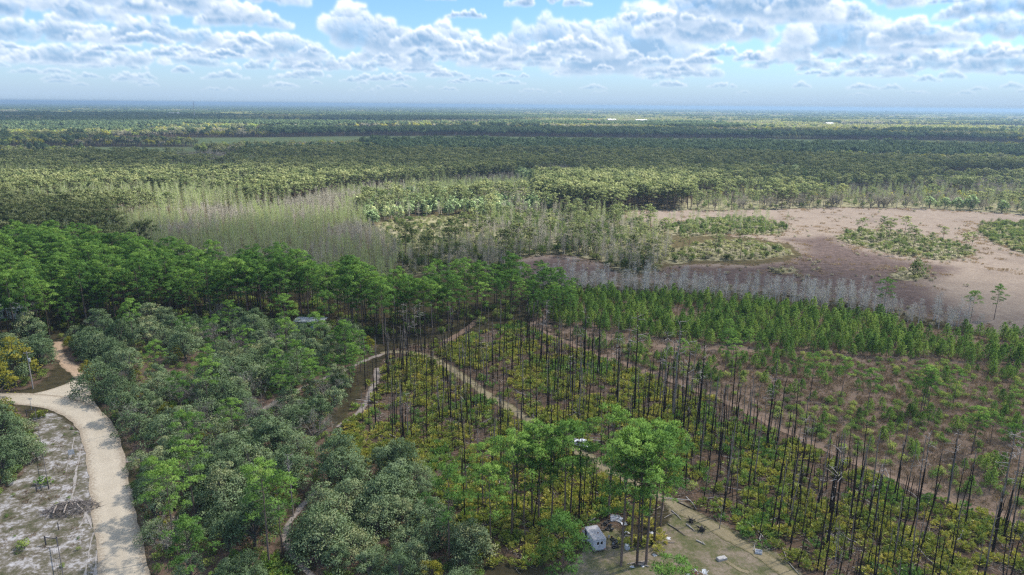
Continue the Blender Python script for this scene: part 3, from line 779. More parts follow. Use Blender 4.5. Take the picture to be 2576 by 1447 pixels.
def oak(seed, H=8.0, R=4.4, nl=26, per=150, leaf=0.27, flat=0.62):
    r = R_(seed); T = MB(); C = MB()
    fork = H * r.uniform(0.16, 0.28)
    tube([(0, 0, 0), (r.normal(0, .1), r.normal(0, .1), fork * 0.6), (r.normal(0, .15), r.normal(0, .15), fork)], [0.32, 0.25, 0.22], 6, mb=T)
    for k in range(nl):
        th = k * 2.4 + r.normal(0, 0.3); q = math.sqrt((k + 0.5) / nl)
        rr = R * q * r.uniform(0.78, 1.0)
        top = H * (1 - flat * (q ** 2.2)) * r.uniform(0.84, 1.05)
        c = np.array([math.cos(th) * rr, math.sin(th) * rr, max(top - 0.9, 1.0)])
        if k % 2 == 0 or k < 6:
            m_ = np.array([c[0] * 0.45, c[1] * 0.45, fork + (c[2] - fork) * 0.55])
            tube([(0, 0, fork * 0.9), m_, c], [0.15, 0.085, 0.03], 4, mb=T, cap=False)
        lr = r.uniform(0.85, 1.5) * R / 4.4
        n = int(per * r.uniform(0.7, 1.25))
        d = unit(r.normal(size=(n, 3)) + np.array([0, 0, 0.45]))
        rad = lr * r.uniform(0.55, 1.08, n)[:, None]
        p = c + d * rad * np.array([1.15, 1.15, 0.72])
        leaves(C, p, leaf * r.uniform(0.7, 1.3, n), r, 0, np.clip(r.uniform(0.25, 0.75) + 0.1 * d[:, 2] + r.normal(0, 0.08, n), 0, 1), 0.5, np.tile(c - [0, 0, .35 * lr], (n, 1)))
    n = nl * 12                                                       # leaves along the lower limbs
    th = r.random(n) * 6.28; rr = R * 0.95 * np.sqrt(r.random(n))
    leaves(C, np.stack([np.cos(th) * rr, np.sin(th) * rr, r.uniform(0.25, 0.7, n) * H * (1 - 0.4 * (rr / R) ** 2)], 1), leaf, r, 0, 0.25 + 0.2 * r.random(n))
    return T, C

def branchy(T, r, p, d, L, rad, depth, twig, spread=0.75, sides=4):
    n = 4; path = [p]; q = p.copy()
    for k in range(n):
        d = unit(d + r.normal(0, 0.16, 3)); q = q + d * L / n; path.append(q.copy())
    tube(path, np.linspace(rad, rad * 0.55, n + 1), sides if depth > 1 else 3, mb=T, cap=False)
    if depth == 0:
        return
    for k in range(r.integers(2, 4) + (depth > 2)):
        i = r.integers(2, n + 1)
        e = unit(d + r.normal(0, spread, 3) + np.array([0, 0, 0.15]))
        branchy(T, r, np.array(path[i]), e, L * r.uniform(0.5, 0.75), rad * 0.5, depth - 1, twig, spread, sides)

def bare_oak(seed, H=8.0, twigs=520):
    """leafless grey broadleaf: limbs and a haze of twigs"""
    r = R_(seed); T = MB(); C = MB()
    for k in range(5):
        branchy(T, r, np.array([0, 0, H * 0.12 * k * 0.4]), unit(np.array([r.normal(0, .5), r.normal(0, .5), 1.0])), H * 0.45, 0.16, 3, 0)
    V = np.concatenate(T.V); V = V[V[:, 2] > H * 0.3]
    c = V[r.integers(0, len(V), twigs)]
    d = unit(r.normal(size=(twigs, 3)) + np.array([0, 0, 0.5]))
    blades(C, c, d, r.uniform(0.5, 1.2, twigs), 0.06, r, 0, r.random(twigs))
    return T, C

def cypress(seed, H=12.0, twigs=190, leaf=True):
    r = R_(seed); T = MB(); C = MB()
    z = np.linspace(0, 1, 5); w = r.normal(0, 0.12, (5, 2)) * z[:, None]
    px = np.stack([w[:, 0], w[:, 1], z * H], 1)
    tube(px, [0.22, 0.11, 0.085, 0.055, 0.02], 5, mb=T)
    t = r.uniform(0.25, 0.98, twigs); a = r.random(twigs) * 6.28
    L = (2.1 * (1.05 - t) ** .8 + 0.4) * r.uniform(0.5, 1.2, twigs)
    c = np.stack([np.interp(t, z, px[:, 0]), np.interp(t, z, px[:, 1]), t * H], 1)
    d = unit(np.stack([np.cos(a), np.sin(a), r.uniform(0.1, 0.6, twigs)], 1))
    blades(C, c, d, L, 0.065, r, 0, r.random(twigs))
    f = r.uniform(0.4, 1, twigs)[:, None]
    d2 = unit(d + r.normal(0, 0.6, (twigs, 3)))
    blades(C, c + d * L[:, None] * f, d2, 0.5, 0.09, r, 0, r.random(twigs))
    return T, C

def young_pine(seed, H=4.5, nwh=9, nbr=7, nbl=13):
    r = R_(seed); T = MB(); C = MB()
    tube([(0, 0, 0), (0, 0, H * 0.5), (0, 0, H * 0.96)], [0.08, 0.05, 0.015], 5, mb=T)
    for k in range(nwh):
        q = (k + 0.5) / nwh; zc = H * (0.1 + 0.86 * q)
        L = 1.35 * (H / 4.5) ** 0.8 * (1 - q) ** 0.75 + 0.16
        for j in range(nbr if q < 0.8 else 4):
            a = j * 6.283 / nbr + k * 1.1 + r.normal(0, 0.2)
            l = L * r.uniform(0.75, 1.15)
            d = np.array([math.cos(a), math.sin(a), 0.35 + 0.35 * q])
            s = np.array([0, 0, zc]); e = s + d * l
            n = nbl; f = r.uniform(0.3, 1.0, n)[:, None]
            dd = unit(d[None] * 0.6 + r.normal(0, 0.5, (n, 3)) + np.array([0, 0, 0.45]))
            blades(C, s + (e - s) * f, dd, 0.42 * r.uniform(0.7, 1.2, n), 0.12, r, 0, np.clip(0.3 + 0.4 * f[:, 0] + r.normal(0, 0.12, n), 0, 1), np.tile(s * .5 + e * .5 - [0, 0, .3], (n, 1)))
    dd = unit(r.normal(0, 0.35, (16, 3)) + np.array([0, 0, 1.0]))
    blades(C, np.tile([0, 0, H * 0.93], (16, 1)), dd, 0.6, 0.1, r, 0, 0.8)
    return T, C

def palmetto(seed, n=17, R=0.95):
    r = R_(seed); C = MB()
    for k in range(n):
        a = r.random() * 6.28; el = r.uniform(0.15, 1.35)
        d = np.array([math.cos(a) * math.cos(el), math.sin(a) * math.cos(el), math.sin(el)])
        c = np.array([r.normal(0, 0.3), r.normal(0, 0.3), 0.1]) + d * R * r.uniform(0.5, 1.0)
        s = unit(np.cross(d, [0, 0, 1.0])); up = np.cross(s, d)
        m = 7; th = np.linspace(-1.25, 1.25, m)
        dd = unit(np.cos(th)[:, None] * d + np.sin(th)[:, None] * s + up * (0.25 - 0.35 * np.abs(np.sin(th)))[:, None])
        blades(C, np.tile(c, (m, 1)), dd, 0.55 * r.uniform(0.8, 1.2), 0.17, r, 0, r.uniform(0.1, 0.9))
        blades(C, np.array([[r.normal(0, .2), r.normal(0, .2), 0.02]]), unit((c - [0, 0, 0.02])[None]), np.linalg.norm(c), 0.05, r, 0, 0.2)
    return C

def shrub(seed, R=1.0, H=1.2, n=330, leaf=0.2):
    r = R_(seed); C = MB()
    for k in range(7):
        c = np.array([r.normal(0, .42) * R, r.normal(0, .42) * R, H * r.uniform(0.35, 0.75)])
        m = n // 7; d = unit(r.normal(size=(m, 3)) + np.array([0, 0, .3]))
        leaves(C, c + d * r.uniform(0.3, 0.55, m)[:, None] * np.array([R, R, H * 0.75]), leaf * r.uniform(.7, 1.3, m), r, 0, np.clip(r.uniform(.2, .8) + .1 * d[:, 2] + r.normal(0, .08, m), 0, 1), 0.3, np.tile(c - [0, 0, .2 * H], (m, 1)))
    for k in range(5):
        tube([(0, 0, 0), (r.normal(0, .2) * R, r.normal(0, .2) * R, H * .35), (r.normal(0, .45) * R, r.normal(0, .45) * R, H * .8)], [.03, .02, .01], 3, mat=1, mb=C, cap=False)
    return C

def grass_patch(seed, R=1.7, n=110, h=0.75):
    r = R_(seed); C = MB()
    tuft = r.normal(0, R * 0.5, (16, 2))
    c2 = tuft[r.integers(0, 16, n)] + r.normal(0, 0.14, (n, 2))
    d = unit(np.concatenate([r.normal(0, .38, (n, 2)), np.ones((n, 1))], 1))
    blades(C, np.concatenate([c2, np.zeros((n, 1))], 1), d, h * r.uniform(.5, 1.2, n), .09, r, 0, r.random(n))
    return C

def snag(seed, H=9.0, rad=0.15, stubs=3, broken=True):
    """a fire-killed pine: a leaning tapered pole with a splintered end and a few stubs"""
    r = R_(seed); T = MB()
    z = np.linspace(0, 1, 7); l = r.normal(0, .045, 2) * H; w = r.normal(0, .07, (7, 2)) * z[:, None]
    P = np.stack([l[0] * z + w[:, 0], l[1] * z + w[:, 1], z * H], 1)
    tube(P, rad * (1.12 - 0.62 * z), 6, mb=T)
    top = P[-1]
    for k in range(2):
        a = r.random() * 6.28
        tube([top + [math.cos(a) * rad * .25, math.sin(a) * rad * .25, -.1], top + [math.cos(a) * rad * .3, math.sin(a) * rad * .3, r.uniform(.25, .9)]], [rad * .3, .01], 3, mb=T, cap=False)
    for k in range(stubs):
        t = r.uniform(.45, .98); a = r.random() * 6.28; L = r.uniform(.3, 1.3)
        c = np.array([np.interp(t, z, P[:, 0]), np.interp(t, z, P[:, 1]), t * H]); d = np.array([math.cos(a), math.sin(a), r.uniform(-.2, .6)])
        tube([c, c + d * L * .5, c + d * L + [0, 0, r.normal(0, .1)]], [.035, .025, .008], 3, mb=T, cap=False)
    return T

def dead_tree(seed, H=21.0, rad=0.2, nbr=14, frm=0.5, reach=2.6):
    """tall standing dead pine that kept its upper limbs"""
    r = R_(seed); T = MB(); B = []
    z = np.linspace(0, 1, 9); l = r.normal(0, .012, 2) * H; w = r.normal(0, .12, (9, 2)) * z[:, None]
    P = np.stack([l[0] * z + w[:, 0], l[1] * z + w[:, 1], z * H], 1)
    tube(P, rad * (1.1 - .85 * z), 7, mb=T)
    for k in range(nbr):
        t = frm + (1 - frm) * r.random() ** .8; a = k * 2.4 + r.normal(0, .4); L = reach * r.uniform(.35, 1.1) * (1.2 - .5 * t)
        c = np.array([np.interp(t, z, P[:, 0]), np.interp(t, z, P[:, 1]), t * H])
        b = MB(); branchy(b, r, c, unit(np.array([math.cos(a), math.sin(a), r.uniform(-.1, .55)])), L, .05, 1, 0, .55, 4)
        B.append(b)
    return T, B

def canopy(seed, n=5, R=5.5, H=15.0, per=70, leaf=1.5):
    """a clump of far crowns, several trees wide"""
    r = R_(seed); C = MB()
    for k in range(n):
        c = np.array([r.uniform(-1, 1) * R * .9, r.uniform(-1, 1) * R * .9, H * r.uniform(.55, .85)])
        d = unit(r.normal(size=(per, 3)) + np.array([0, 0, .4]))
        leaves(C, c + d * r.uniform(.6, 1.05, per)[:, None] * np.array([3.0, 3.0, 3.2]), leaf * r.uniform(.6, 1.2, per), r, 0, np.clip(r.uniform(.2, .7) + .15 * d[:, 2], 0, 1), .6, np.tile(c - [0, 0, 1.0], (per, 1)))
        tube([(c[0], c[1], 0), (c[0], c[1], c[2])], .2, 3, mat=1, mb=C, cap=False)
    return C

class Kind:
    """variants of one kind of plant: separate part meshes for single plants, one joined mesh for the masses"""
    def __init__(s, name, parts, protos):
        s.name = name; s.parts = parts; s.single = []; s.joined = []
        for pr in protos:
            if isinstance(pr, tuple):
                s.single.append([(nm, mb.mesh(nm, [mt])) for (nm, mt), mb in zip(parts, pr)])
                j = MB()
                for k, mb in enumerate(pr):
                    j.join(mb, k)
                s.joined.append(j.mesh(name, [mt for _, mt in parts]))
            else:
                me = pr.mesh(name, [mt for _, mt in parts])
                s.single.append([(None, me)]); s.joined.append(me)

K = {}
TP = lambda a, b: [('trunk', M[a]), ('crown', M[b])]
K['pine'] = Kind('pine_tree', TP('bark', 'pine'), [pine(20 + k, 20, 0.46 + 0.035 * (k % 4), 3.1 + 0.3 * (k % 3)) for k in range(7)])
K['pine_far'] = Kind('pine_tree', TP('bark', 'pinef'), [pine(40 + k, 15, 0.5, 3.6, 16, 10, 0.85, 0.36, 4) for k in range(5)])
K['oak'] = Kind('oak_tree', TP('oakbark', 'oak'), [oak(60 + k, (7.0, 8.6, 6.2, 9.4, 7.6, 5.4, 8.0, 6.8)[k], (4.2, 4.0, 4.6, 3.6, 4.9, 3.4, 3.0, 4.4)[k], (26, 30, 18, 24, 34, 16, 14, 22)[k], (150, 130, 170, 150, 130, 150, 190, 120)[k], 0.27, (.62, .5, .7, .45, .75, .55, .4, .66)[k]) for k in range(8)])
K['oak_far'] = Kind('oak_tree', TP('oakbark', 'oak'), [oak(80 + k, 11, 4.6, 16, 34, 0.85, 0.5) for k in range(4)])
K['yellow'] = Kind('spring_oak_tree', TP('oakbark', 'yellow'), [oak(90 + k, 8, 3.4, 18, 90, 0.34, 0.55) for k in range(3)])
K['yellow_far'] = Kind('spring_oak_tree', TP('oakbark', 'yellow'), [oak(95 + k, 11, 4.4, 14, 34, 0.85, 0.5) for k in range(2)])
K['bare'] = Kind('leafless_tree', [('trunk', M['oakbark']), ('twigs', M['greytwig'])], [bare_oak(100 + k, 8.0) for k in range(4)])
K['cyp'] = Kind('cypress_tree', [('trunk', M['palebark']), ('twigs', M['greytwig'])], [cypress(110 + k, 8.5 + 1.2 * k) for k in range(4)])
K['cypbud'] = Kind('cypress_tree', [('trunk', M['palebark']), ('twigs', M['budding'])], [cypress(120 + k, 11 + k, 230) for k in range(4)])
M['silver'] = foliage('silver_dead_twigs', [(0.0, (0.3, 0.29, 0.28)), (1.0, (0.52, 0.5, 0.48))], 0.15, 0.4)
M['silverbark'] = bark('silver_dead_bark', (0.32, 0.3, 0.29), (0.56, 0.53, 0.51))
K['cypw'] = Kind('dead_cypress_tree', [('trunk', M['silverbark']), ('twigs', M['silver'])], [cypress(125 + k, 6.5 + 1.2 * k, 150) for k in range(4)])
K['young'] = Kind('young_pine', TP('bark', 'young'), [young_pine(130 + k, 3.4 + 0.5 * k, 8 + k // 2) for k in range(5)])
K['palm'] = Kind('palmetto_clump', [('fans', M['palm'])], [palmetto(140 + k, 15 + 2 * k, 0.85 + 0.06 * k) for k in range(5)])
K['palmg'] = Kind('palmetto_clump', [('fans', M['palm_green'])], [palmetto(150 + k, 15 + 2 * k, 0.9) for k in range(3)])
SB = lambda m: [('leaves', M[m]), ('stem', M['oakbark'])]
K['shrub'] = Kind('shrub', SB('shrub'), [shrub(160 + k, 1.0 + .15 * k, 1.2 + .15 * k) for k in range(4)])
K['titi'] = Kind('evergreen_shrub', SB('myrtle'), [shrub(170 + k, 1.5, 2.2 + .5 * k, 420, .3) for k in range(3)])
K['mshrub'] = Kind('pale_shrub', SB('meadow'), [shrub(180 + k, 1.5, 1.5, 300, .3) for k in range(3)])
K['heath'] = Kind('grey_shrub', SB('heath'), [shrub(190 + k, 1.5, 1.6, 300, .28) for k in range(3)])
K['broom'] = Kind('broomsedge_grass', [('blade', M['broom'])], [grass_patch(200 + k) for k in range(4)])
K['snag'] = Kind('charred_pine_snag', [('trunk', M['char'])], [snag(210 + k, 3.6 + 0.8 * k, 0.056 + 0.005 * k, 3 + k % 5) for k in range(14)])
CP = lambda m, s0, H=14.0, per=70, leaf=1.5: [canopy(s0 + k, 5, 5.5, H, per, leaf) for k in range(3)]
CB = lambda m: [('crown', M[m]), ('trunk', M['bark'])]
K['c_pine'] = Kind('far_pines', CB('fdark'), CP('pine', 300, 17))
K['c_oak'] = Kind('far_oaks', CB('folive'), CP('oak', 310, 13))
K['c_grey'] = Kind('far_grey_trees', CB('heath'), CP('heath', 320, 12))
K['c_yel'] = Kind('far_spring_trees', CB('yellow'), CP('yellow', 330, 12))
K['c_bright'] = Kind('far_green_trees', CB('fbright'), CP('shrub', 340, 12))

# ================================================================== where the plants stand
POP = {}
LINES = [(ROAD, 3.4)] + [(L, w / 2 + 0.3) for L, w in TRW.values()]
OPEN_LINES = [LINES[0]] + [(TRW[k][0], TRW[k][1] / 2) for k in ('sand', 'north')]
JP = np.array([at(*q) for q in JUNC])

def off_tracks(x, y, margin=0.0, h=0.0):
    """true where a plant of height h neither stands on a track nor hides it"""
    ok = np.ones(x.shape, bool)
    d = np.hypot(x, y)
    for f in ((0.0,) if h == 0 else (0.0, 0.35, 0.7, 0.95)):
        s = 1 + f * h / CAM_H
        for L, w in (LINES if f == 0 else OPEN_LINES):
            ok &= seg_dist(L, x * s, y * s) > w + margin * (1 if f == 0 else 0.5)
        ok &= ~inside(JP, x * s, y * s)
    return ok

def grid_pts(P, sp, seed):
    r = R_(seed)
    lo, hi = P.min(0), P.max(0)
    gx_, gy_ = np.meshgrid(np.arange(lo[0], hi[0], sp), np.arange(lo[1], hi[1], sp))
    x = gx_.ravel() + r.uniform(-.5, .5, gx_.size) * sp; y = gy_.ravel() + r.uniform(-.5, .5, gx_.size) * sp
    k = inside(P, x, y)
    return x[k], y[k], r

def place(kind, x, y, r, smin, smax, label=None, group=None, var=None):
    n = len(x)
    if n == 0:
        return
    POP.setdefault(kind, []).append(dict(x=x, y=y, s=r.uniform(smin, smax, n), a=r.random(n) * 6.283,
        v=r.integers(0, len(K[kind].single), n) if var is None else np.full(n, var), l=[(label, group)] * n))

def hero(kind, u, v, s, var, label, group=None, a=0.0):
    x, y = at(u, v)
    POP.setdefault(kind, []).append(dict(x=np.array([x]), y=np.array([y]), s=np.array([s]), a=np.array([a]), v=np.array([var]), l=[(label, group)], hero=True))

VAN_U, VAN_V = 1497, 1362
VX, VY = at(VAN_U, VAN_V)
GAPS = [poly((765, 845), (805, 845), (800, 828), (768, 828)), poly((-15, 840), (60, 840), (55, 790), (-10, 790))]
YARD = poly((1440, 1390), (1465, 1330), (1560, 1300), (1625, 1330), (1665, 1380), (1655, 1430), (1440, 1440))

# ---- oak woods
for zn, sp, lab in (('oak', 4.3, 'grey-green rounded oak in the wood between the sand road and the burn'), ('oak_low', 4.0, 'grey-green bushy oak in the thicket beside the curving sand path'),
                    ('oak_edge', 4.0, 'bushy oak at the edge of the sandy lot'), ('oak_top', 4.2, 'bushy oak behind the utility pole')):
    x, y, r = grid_pts(Z[zn], sp, 500 + len(zn))
    k = off_tracks(x, y, 1.1, 6.0) & (fbm(x, y, 22, 31) > (0.27 if zn == 'oak' else 0.2))
    for P_ in GAPS:
        k &= ~inside(P_, x, y)
    x, y = x[k], y[k]
    yel = r.random(len(x)) < (0.06 if zn != 'oak_low' else 0.01)
    if zn == 'oak_top':
        yel = r.random(len(x)) < 0.2
    bar = (r.random(len(x)) < 0.07) & ~yel & (zn == 'oak')
    o = ~yel & ~bar
    place('oak', x[o], y[o], r, 0.52, 1.12, lab, 'oaks of the ' + zn.replace('_', ' ') + ' wood')
    place('yellow', x[yel], y[yel], r, 0.4, 0.62, 'small yellow-green leafing oak among the grey-green oaks', 'yellow-green oaks in the wood')
    place('bare', x[bar], y[bar], r, 0.7, 1.0, 'leafless grey tree among the oaks beside the sand road', 'leafless trees in the oak wood')
    x, y, r = grid_pts(Z[zn], 2.3, 700 + len(zn))
    k = off_tracks(x, y, 0.3) & (r.random(len(x)) < 0.8)
    place('shrub', x[k], y[k], r, 0.5, 1.1, 'small shrub in the understorey of the oak wood', 'understorey shrubs')
x, y, r = grid_pts(Z['oak'], 9.5, 21)
k = off_tracks(x, y, 1.0, 5.0) & (r.random(len(x)) < 0.3)
place('pine', x[k], y[k], r, 0.5, 0.75, 'single green pine standing up out of the grey-green oaks', 'pines scattered through the oak wood')
x, y, r = grid_pts(poly((620, 1075), (700, 985), (800, 950), (900, 900), (955, 890), (930, 960), (860, 1010), (780, 1020), (700, 1060)), 3.4, 22)
k = off_tracks(x, y, 0.6) & (r.random(len(x)) < 0.55)
place('pine', x[k], y[k], r, 0.36, 0.55, 'slender young pine along the pale path through the oaks', 'slender pines along the pale path')

# weeds on the sandy lot
x, y, r = grid_pts(Z['sandlot'], 1.5, 19)
k = off_tracks(x, y, .2) & (r.random(len(x)) < np.clip((fbm(x, y, 7, 18) - .38) * 2.5, .06, .8))
place('broom', x[k], y[k], r, .2, .5)
k = off_tracks(x, y, .3) & (r.random(len(x)) < .06)
place('shrub', x[k], y[k], r, .2, .45, 'tiny green shrub on the sandy lot', 'low shrubs of the lot')
# ---- dense pine stands
x, y, r = grid_pts(Z['stand'], 4.1, 23)
k = off_tracks(x, y, 0.8, 6.0) & (fbm(x, y, 25, 8) > 0.2) & ~inside(GAPS[1], x, y) & ~inside(GAPS[0], x, y)
rightp = x > at(950, 800)[0]
place('pine', x[k & ~rightp], y[k & ~rightp], r, 0.58, 1.0, 'tall dark green pine in the dense stand behind the oaks', 'pines of the dense stand')
place('pine', x[k & rightp], y[k & rightp], r, 0.5, 0.88, 'tall green pine in the stand above the burnt ground', 'pines behind the burn')
x, y, r = grid_pts(Z['stand'], 3.0, 24)
k = off_tracks(x, y, 0.4) & (r.random(len(x)) < 0.5) & (np.hypot(x, y) < 270)
place('shrub', x[k], y[k], r, 0.9, 1.8, 'shrub under the pines of the dense stand', 'understorey shrubs of the pine stand')
x, y, r = grid_pts(poly((1285, 745), (1330, 735), (1440, 746), (1470, 800), (1400, 830), (1330, 818), (1285, 808)), 4.9, 25)
k = off_tracks(x, y, 0.6)
place('pine', x[k], y[k], r, 0.36, 0.66, 'slender tall pine between the burn and the young plantation', 'slender pines by the plantation')

# ---- burn: snags, palmetto, shrubs
x, y, r = grid_pts(Z['burn'], 2.1, 26)
dens = (fbm(x, y, 11, 12) - .5) * 1.35 + .5
k = off_tracks(x, y, 0.5) & (r.random(len(x)) < np.clip((dens - 0.22) * 2.3, 0.1, 0.85)) & ~inside(YARD, x, y)
k &= ~inside(poly((840, 1200), (850, 1110), (880, 1060), (1000, 1130), (1090, 1200)), x, y)
x, y = x[k], y[k]
xs = at(1250, 1050)[0]
trk = np.interp(y, TRW['burn'][0][::-1, 1], TRW['burn'][0][::-1, 0])
a_ = x < trk
place('snag', x[a_], y[a_], r, 0.65, 1.2, 'charred black pine trunk in the palmetto between the dirt track and the oaks', 'burnt trunks on the oak side of the dirt track')
place('snag', x[~a_], y[~a_], r, 0.65, 1.2, 'charred black pine trunk in the palmetto beyond the dirt track', 'burnt trunks on the far side of the dirt track')
x, y, r = grid_pts(Z['burn'], 1.35, 27)
k = off_tracks(x, y, 0.25) & (r.random(len(x)) < np.clip((fbm(x, y, 9, 44) - 0.31) * 3.3, 0.07, 0.92)) & ~inside(YARD, x, y)
x, y = x[k], y[k]
g = (fbm(x, y, 14, 77) + 0.22 * r.random(len(x))) > 0.69
place('palm', x[~g], y[~g], r, 0.6, 1.15, 'yellow-olive saw palmetto clump under the charred trunks', 'yellowish palmettos of the burn')
place('palmg', x[g], y[g], r, 0.6, 1.2, 'deep green saw palmetto clump under the charred trunks', 'green palmettos of the burn')
x, y, r = grid_pts(Z['burn'], 3.0, 28)
k = off_tracks(x, y, 0.4) & (r.random(len(x)) < 0.22) & ~inside(YARD, x, y)
place('shrub', x[k], y[k], r, 0.5, 1.0, 'low green shrub resprouting in the burnt palmetto', 'resprouting shrubs of the burn')
place('broom', *(lambda q: (q[0], q[1], q[2]))((lambda x, y, r: (x[r.random(len(x)) < 1], y, r))(*grid_pts(poly((1130, 900), (1290, 830), (1560, 935), (1480, 1000), (1250, 1000)), 3.0, 29))), 0.7, 1.1)
# palmetto and shrubs round the yard and under the near pines
x, y, r = grid_pts(poly((1090, 1220), (1480, 1190), (1640, 1230), (1650, 1330), (1480, 1330), (1430, 1420), (1250, 1440), (1120, 1350)), 1.6, 30)
k = off_tracks(x, y, 0.4) & (r.random(len(x)) < 0.65) & ~inside(YARD, x, y)
place('palm', x[k], y[k], r, 0.7, 1.2, 'yellow-olive saw palmetto clump under the green pines', 'palmettos under the near pines')
x, y, r = grid_pts(poly((560, 1400), (740, 1400), (790, 1500), (540, 1500)), 1.7, 31)
k = off_tracks(x, y, 0.4)
place('palmg', x[k], y[k], r, 0.8, 1.2, 'green palmetto clump beside the curving sand path', 'palmettos beside the curving path')
x, y, r = grid_pts(poly((1560, 1300), (1660, 1300), (1670, 1390), (1600, 1400), (1560, 1370)), 1.7, 32)
k = r.random(len(x)) < 0.45
place('palm', x[k], y[k], r, 0.7, 1.1, 'palmetto clump in the junk yard beside the white van', 'palmettos in the yard')

# ---- young pine plantation and scrub
x, y, r = grid_pts(Z['yp'], 2.5, 33)
k = off_tracks(x, y, 0.5) & ((fbm(x, y, 18, 51) + .2 * (r.random(len(x)) - .5)) > 0.31)
place('young', x[k], y[k], r, 0.6, 1.2, 'bushy young pine in the plantation strip along the marsh', 'young pines of the plantation strip')
x, y, r = grid_pts(Z['scrub'], 2.5, 34)
k = off_tracks(x, y, 0.4) & (r.random(len(x)) < np.clip((fbm(x, y, 14, 52) - 0.38) * 2.3, 0.04, 0.55))
place('young', x[k], y[k], r, 0.4, 0.95, 'small young pine on the pinkish grass beyond the burn', 'young pines scattered on the grass')
x, y, r = grid_pts(Z['scrub'], 2.2, 35)
k = off_tracks(x, y, 0.4) & (r.random(len(x)) < np.clip((fbm(x, y, 12, 53) - 0.36) * 2.4, 0.05, 0.7))
place('shrub', x[k], y[k], r, 0.5, 1.1, 'low green shrub on the pinkish grass beyond the burn', 'shrubs on the grass')
x, y, r = grid_pts(Z['scrub'], 2.3, 36)
k = off_tracks(x, y, 0.5)
place('broom', x[k], y[k], r, 0.7, 1.2)
x, y, r = grid_pts(Z['yp'], 3.2, 37)
place('broom', x, y, r, 0.8, 1.2)
x, y, r = grid_pts(Z['scrub'], 9, 38)
k = off_tracks(x, y, 0.4) & (r.random(len(x)) < 0.3) & (np.hypot(x, y) < 175)
place('pine', x[k], y[k], r, 0.4, 0.55, 'slender tufted pine among the young pines beyond the burn', 'slender pines of the scrub')

# ---- marsh: cypress fringe, islands
x, y, r = grid_pts(Z['cyp_low'], 2.7, 39)
k = r.random(len(x)) < np.clip((fbm(x, y, 20, 54) - 0.2) * 2.2, 0.15, 0.85)
place('cypw', x[k], y[k], r, 0.6, 1.1, 'silvery dead cypress on the near shore of the dry marsh', 'dead cypresses of the near shore')
x, y, r = grid_pts(Z['cyp_low'], 3.0, 40)
k = r.random(len(x)) < 0.45
place('heath', x[k], y[k], r, 0.5, 0.95, 'grey leafless shrub on the near shore of the dry marsh', 'grey shrubs of the near shore')
x, y, r = grid_pts(Z['cyp_dome'], 2.8, 41)
q = r.random(len(x)); x, y = x[q < .9], y[q < .9]
g = (fbm(x, y, 40, 55) + .12 * (q[q < .9] - .5)) > 0.35
place('cyp', x[~g], y[~g], r, 0.45, 0.95, 'bare grey cypress in the pale swamp behind the pine stand', 'bare cypresses of the swamp')
place('cypbud', x[g], y[g], r, 0.4, 0.85, 'budding pale green cypress in the swamp behind the pine stand', 'budding cypresses of the swamp')
x, y, r = grid_pts(Z['cyp_mid'], 4.2, 42)
q = r.random(len(x)); f = fbm(x, y, 45, 56)
front = edge_dist(Z['marsh1'], x, y) < 28
a_ = front & (q < 0.8)
b_ = ~front & (f > 0.5) & (q < 0.7)
c_ = ~front & (f <= 0.5) & (q < 0.5)
place('cyp', x[a_ | c_], y[a_ | c_], r, 0.6, 0.95, 'bare pale cypress beside the dark arm of the marsh', 'bare cypresses of the marsh arm')
place('cypbud', x[b_], y[b_], r, 0.55, 0.85, 'budding cypress among the evergreen shrubs of the marsh', 'budding cypresses of the marsh')
x, y, r = grid_pts(Z['cyp_mid'], 4.0, 43)
f = fbm(x, y, 30, 57)
k = r.random(len(x)) < np.clip((f - 0.42) * 4, 0.05, 0.8)
place('titi', x[k], y[k], r, 0.8, 1.7, 'dark evergreen shrub in the pale swamp', 'evergreen shrubs of the swamp')
place('mshrub', x[~k], y[~k], r, 0.8, 1.3)
x, y, r = grid_pts(Z['cyp_mid'], 11, 44)
k = r.random(len(x)) < 0.5
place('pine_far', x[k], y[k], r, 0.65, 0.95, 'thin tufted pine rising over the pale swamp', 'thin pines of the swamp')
x, y, r = grid_pts(Z['meadow'], 3.6, 45)
q = r.random(len(x))
place('mshrub', x[q < .7], y[q < .7], r, 0.6, 1.2)
place('titi', x[q > .86], y[q > .86], r, 0.7, 1.6, 'dark evergreen shrub in the pale meadow', 'evergreen shrubs of the meadow')
for j, (nm, kinds) in enumerate((('a', (('titi', .62), ('heath', .25))), ('b', (('mshrub', .25), ('titi', .28), ('heath', .42))), ('c', (('titi', .45), ('mshrub', .4))), ('d', (('mshrub', .5), ('heath', .4), ('titi', .1))),
                                 ('e', (('heath', .4), ('mshrub', .3))), ('f', (('heath', .6), ('mshrub', .2))), ('g', (('heath', .5), ('titi', .4))))):
    x, y, r = grid_pts(Z['isl_' + nm], 2.7, 60 + j)
    q = r.random(len(x)); lo = 0
    wh = ('the dark green marsh island', 'the broad pale marsh island', 'the marsh island at the edge of the view', 'the low grey marsh island', 'the small marsh island with a dark tree', 'the smallest grey marsh island', 'a tiny marsh island')[j]
    for kn, pr in kinds:
        k = (q >= lo) & (q < lo + pr); lo += pr
        place(kn, x[k], y[k], r, 0.55, 1.15, {'titi': 'dark evergreen shrub on ', 'mshrub': 'pale shrub on ', 'heath': 'grey leafless shrub on '}[kn] + wh, 'shrubs of ' + wh)
x, y, r = grid_pts(np.vstack([Z['isl_b']]), 14, 70)
place('pine_far', x, y, r, 0.4, 0.7, 'thin pine on the broad pale marsh island', 'pines of the marsh islands')
x, y, r = grid_pts(Z['isl_a'], 12, 71)
place('cypbud', x, y, r, 0.7, 1.0, 'thin cypress on the dark green marsh island', 'cypresses of the marsh islands')
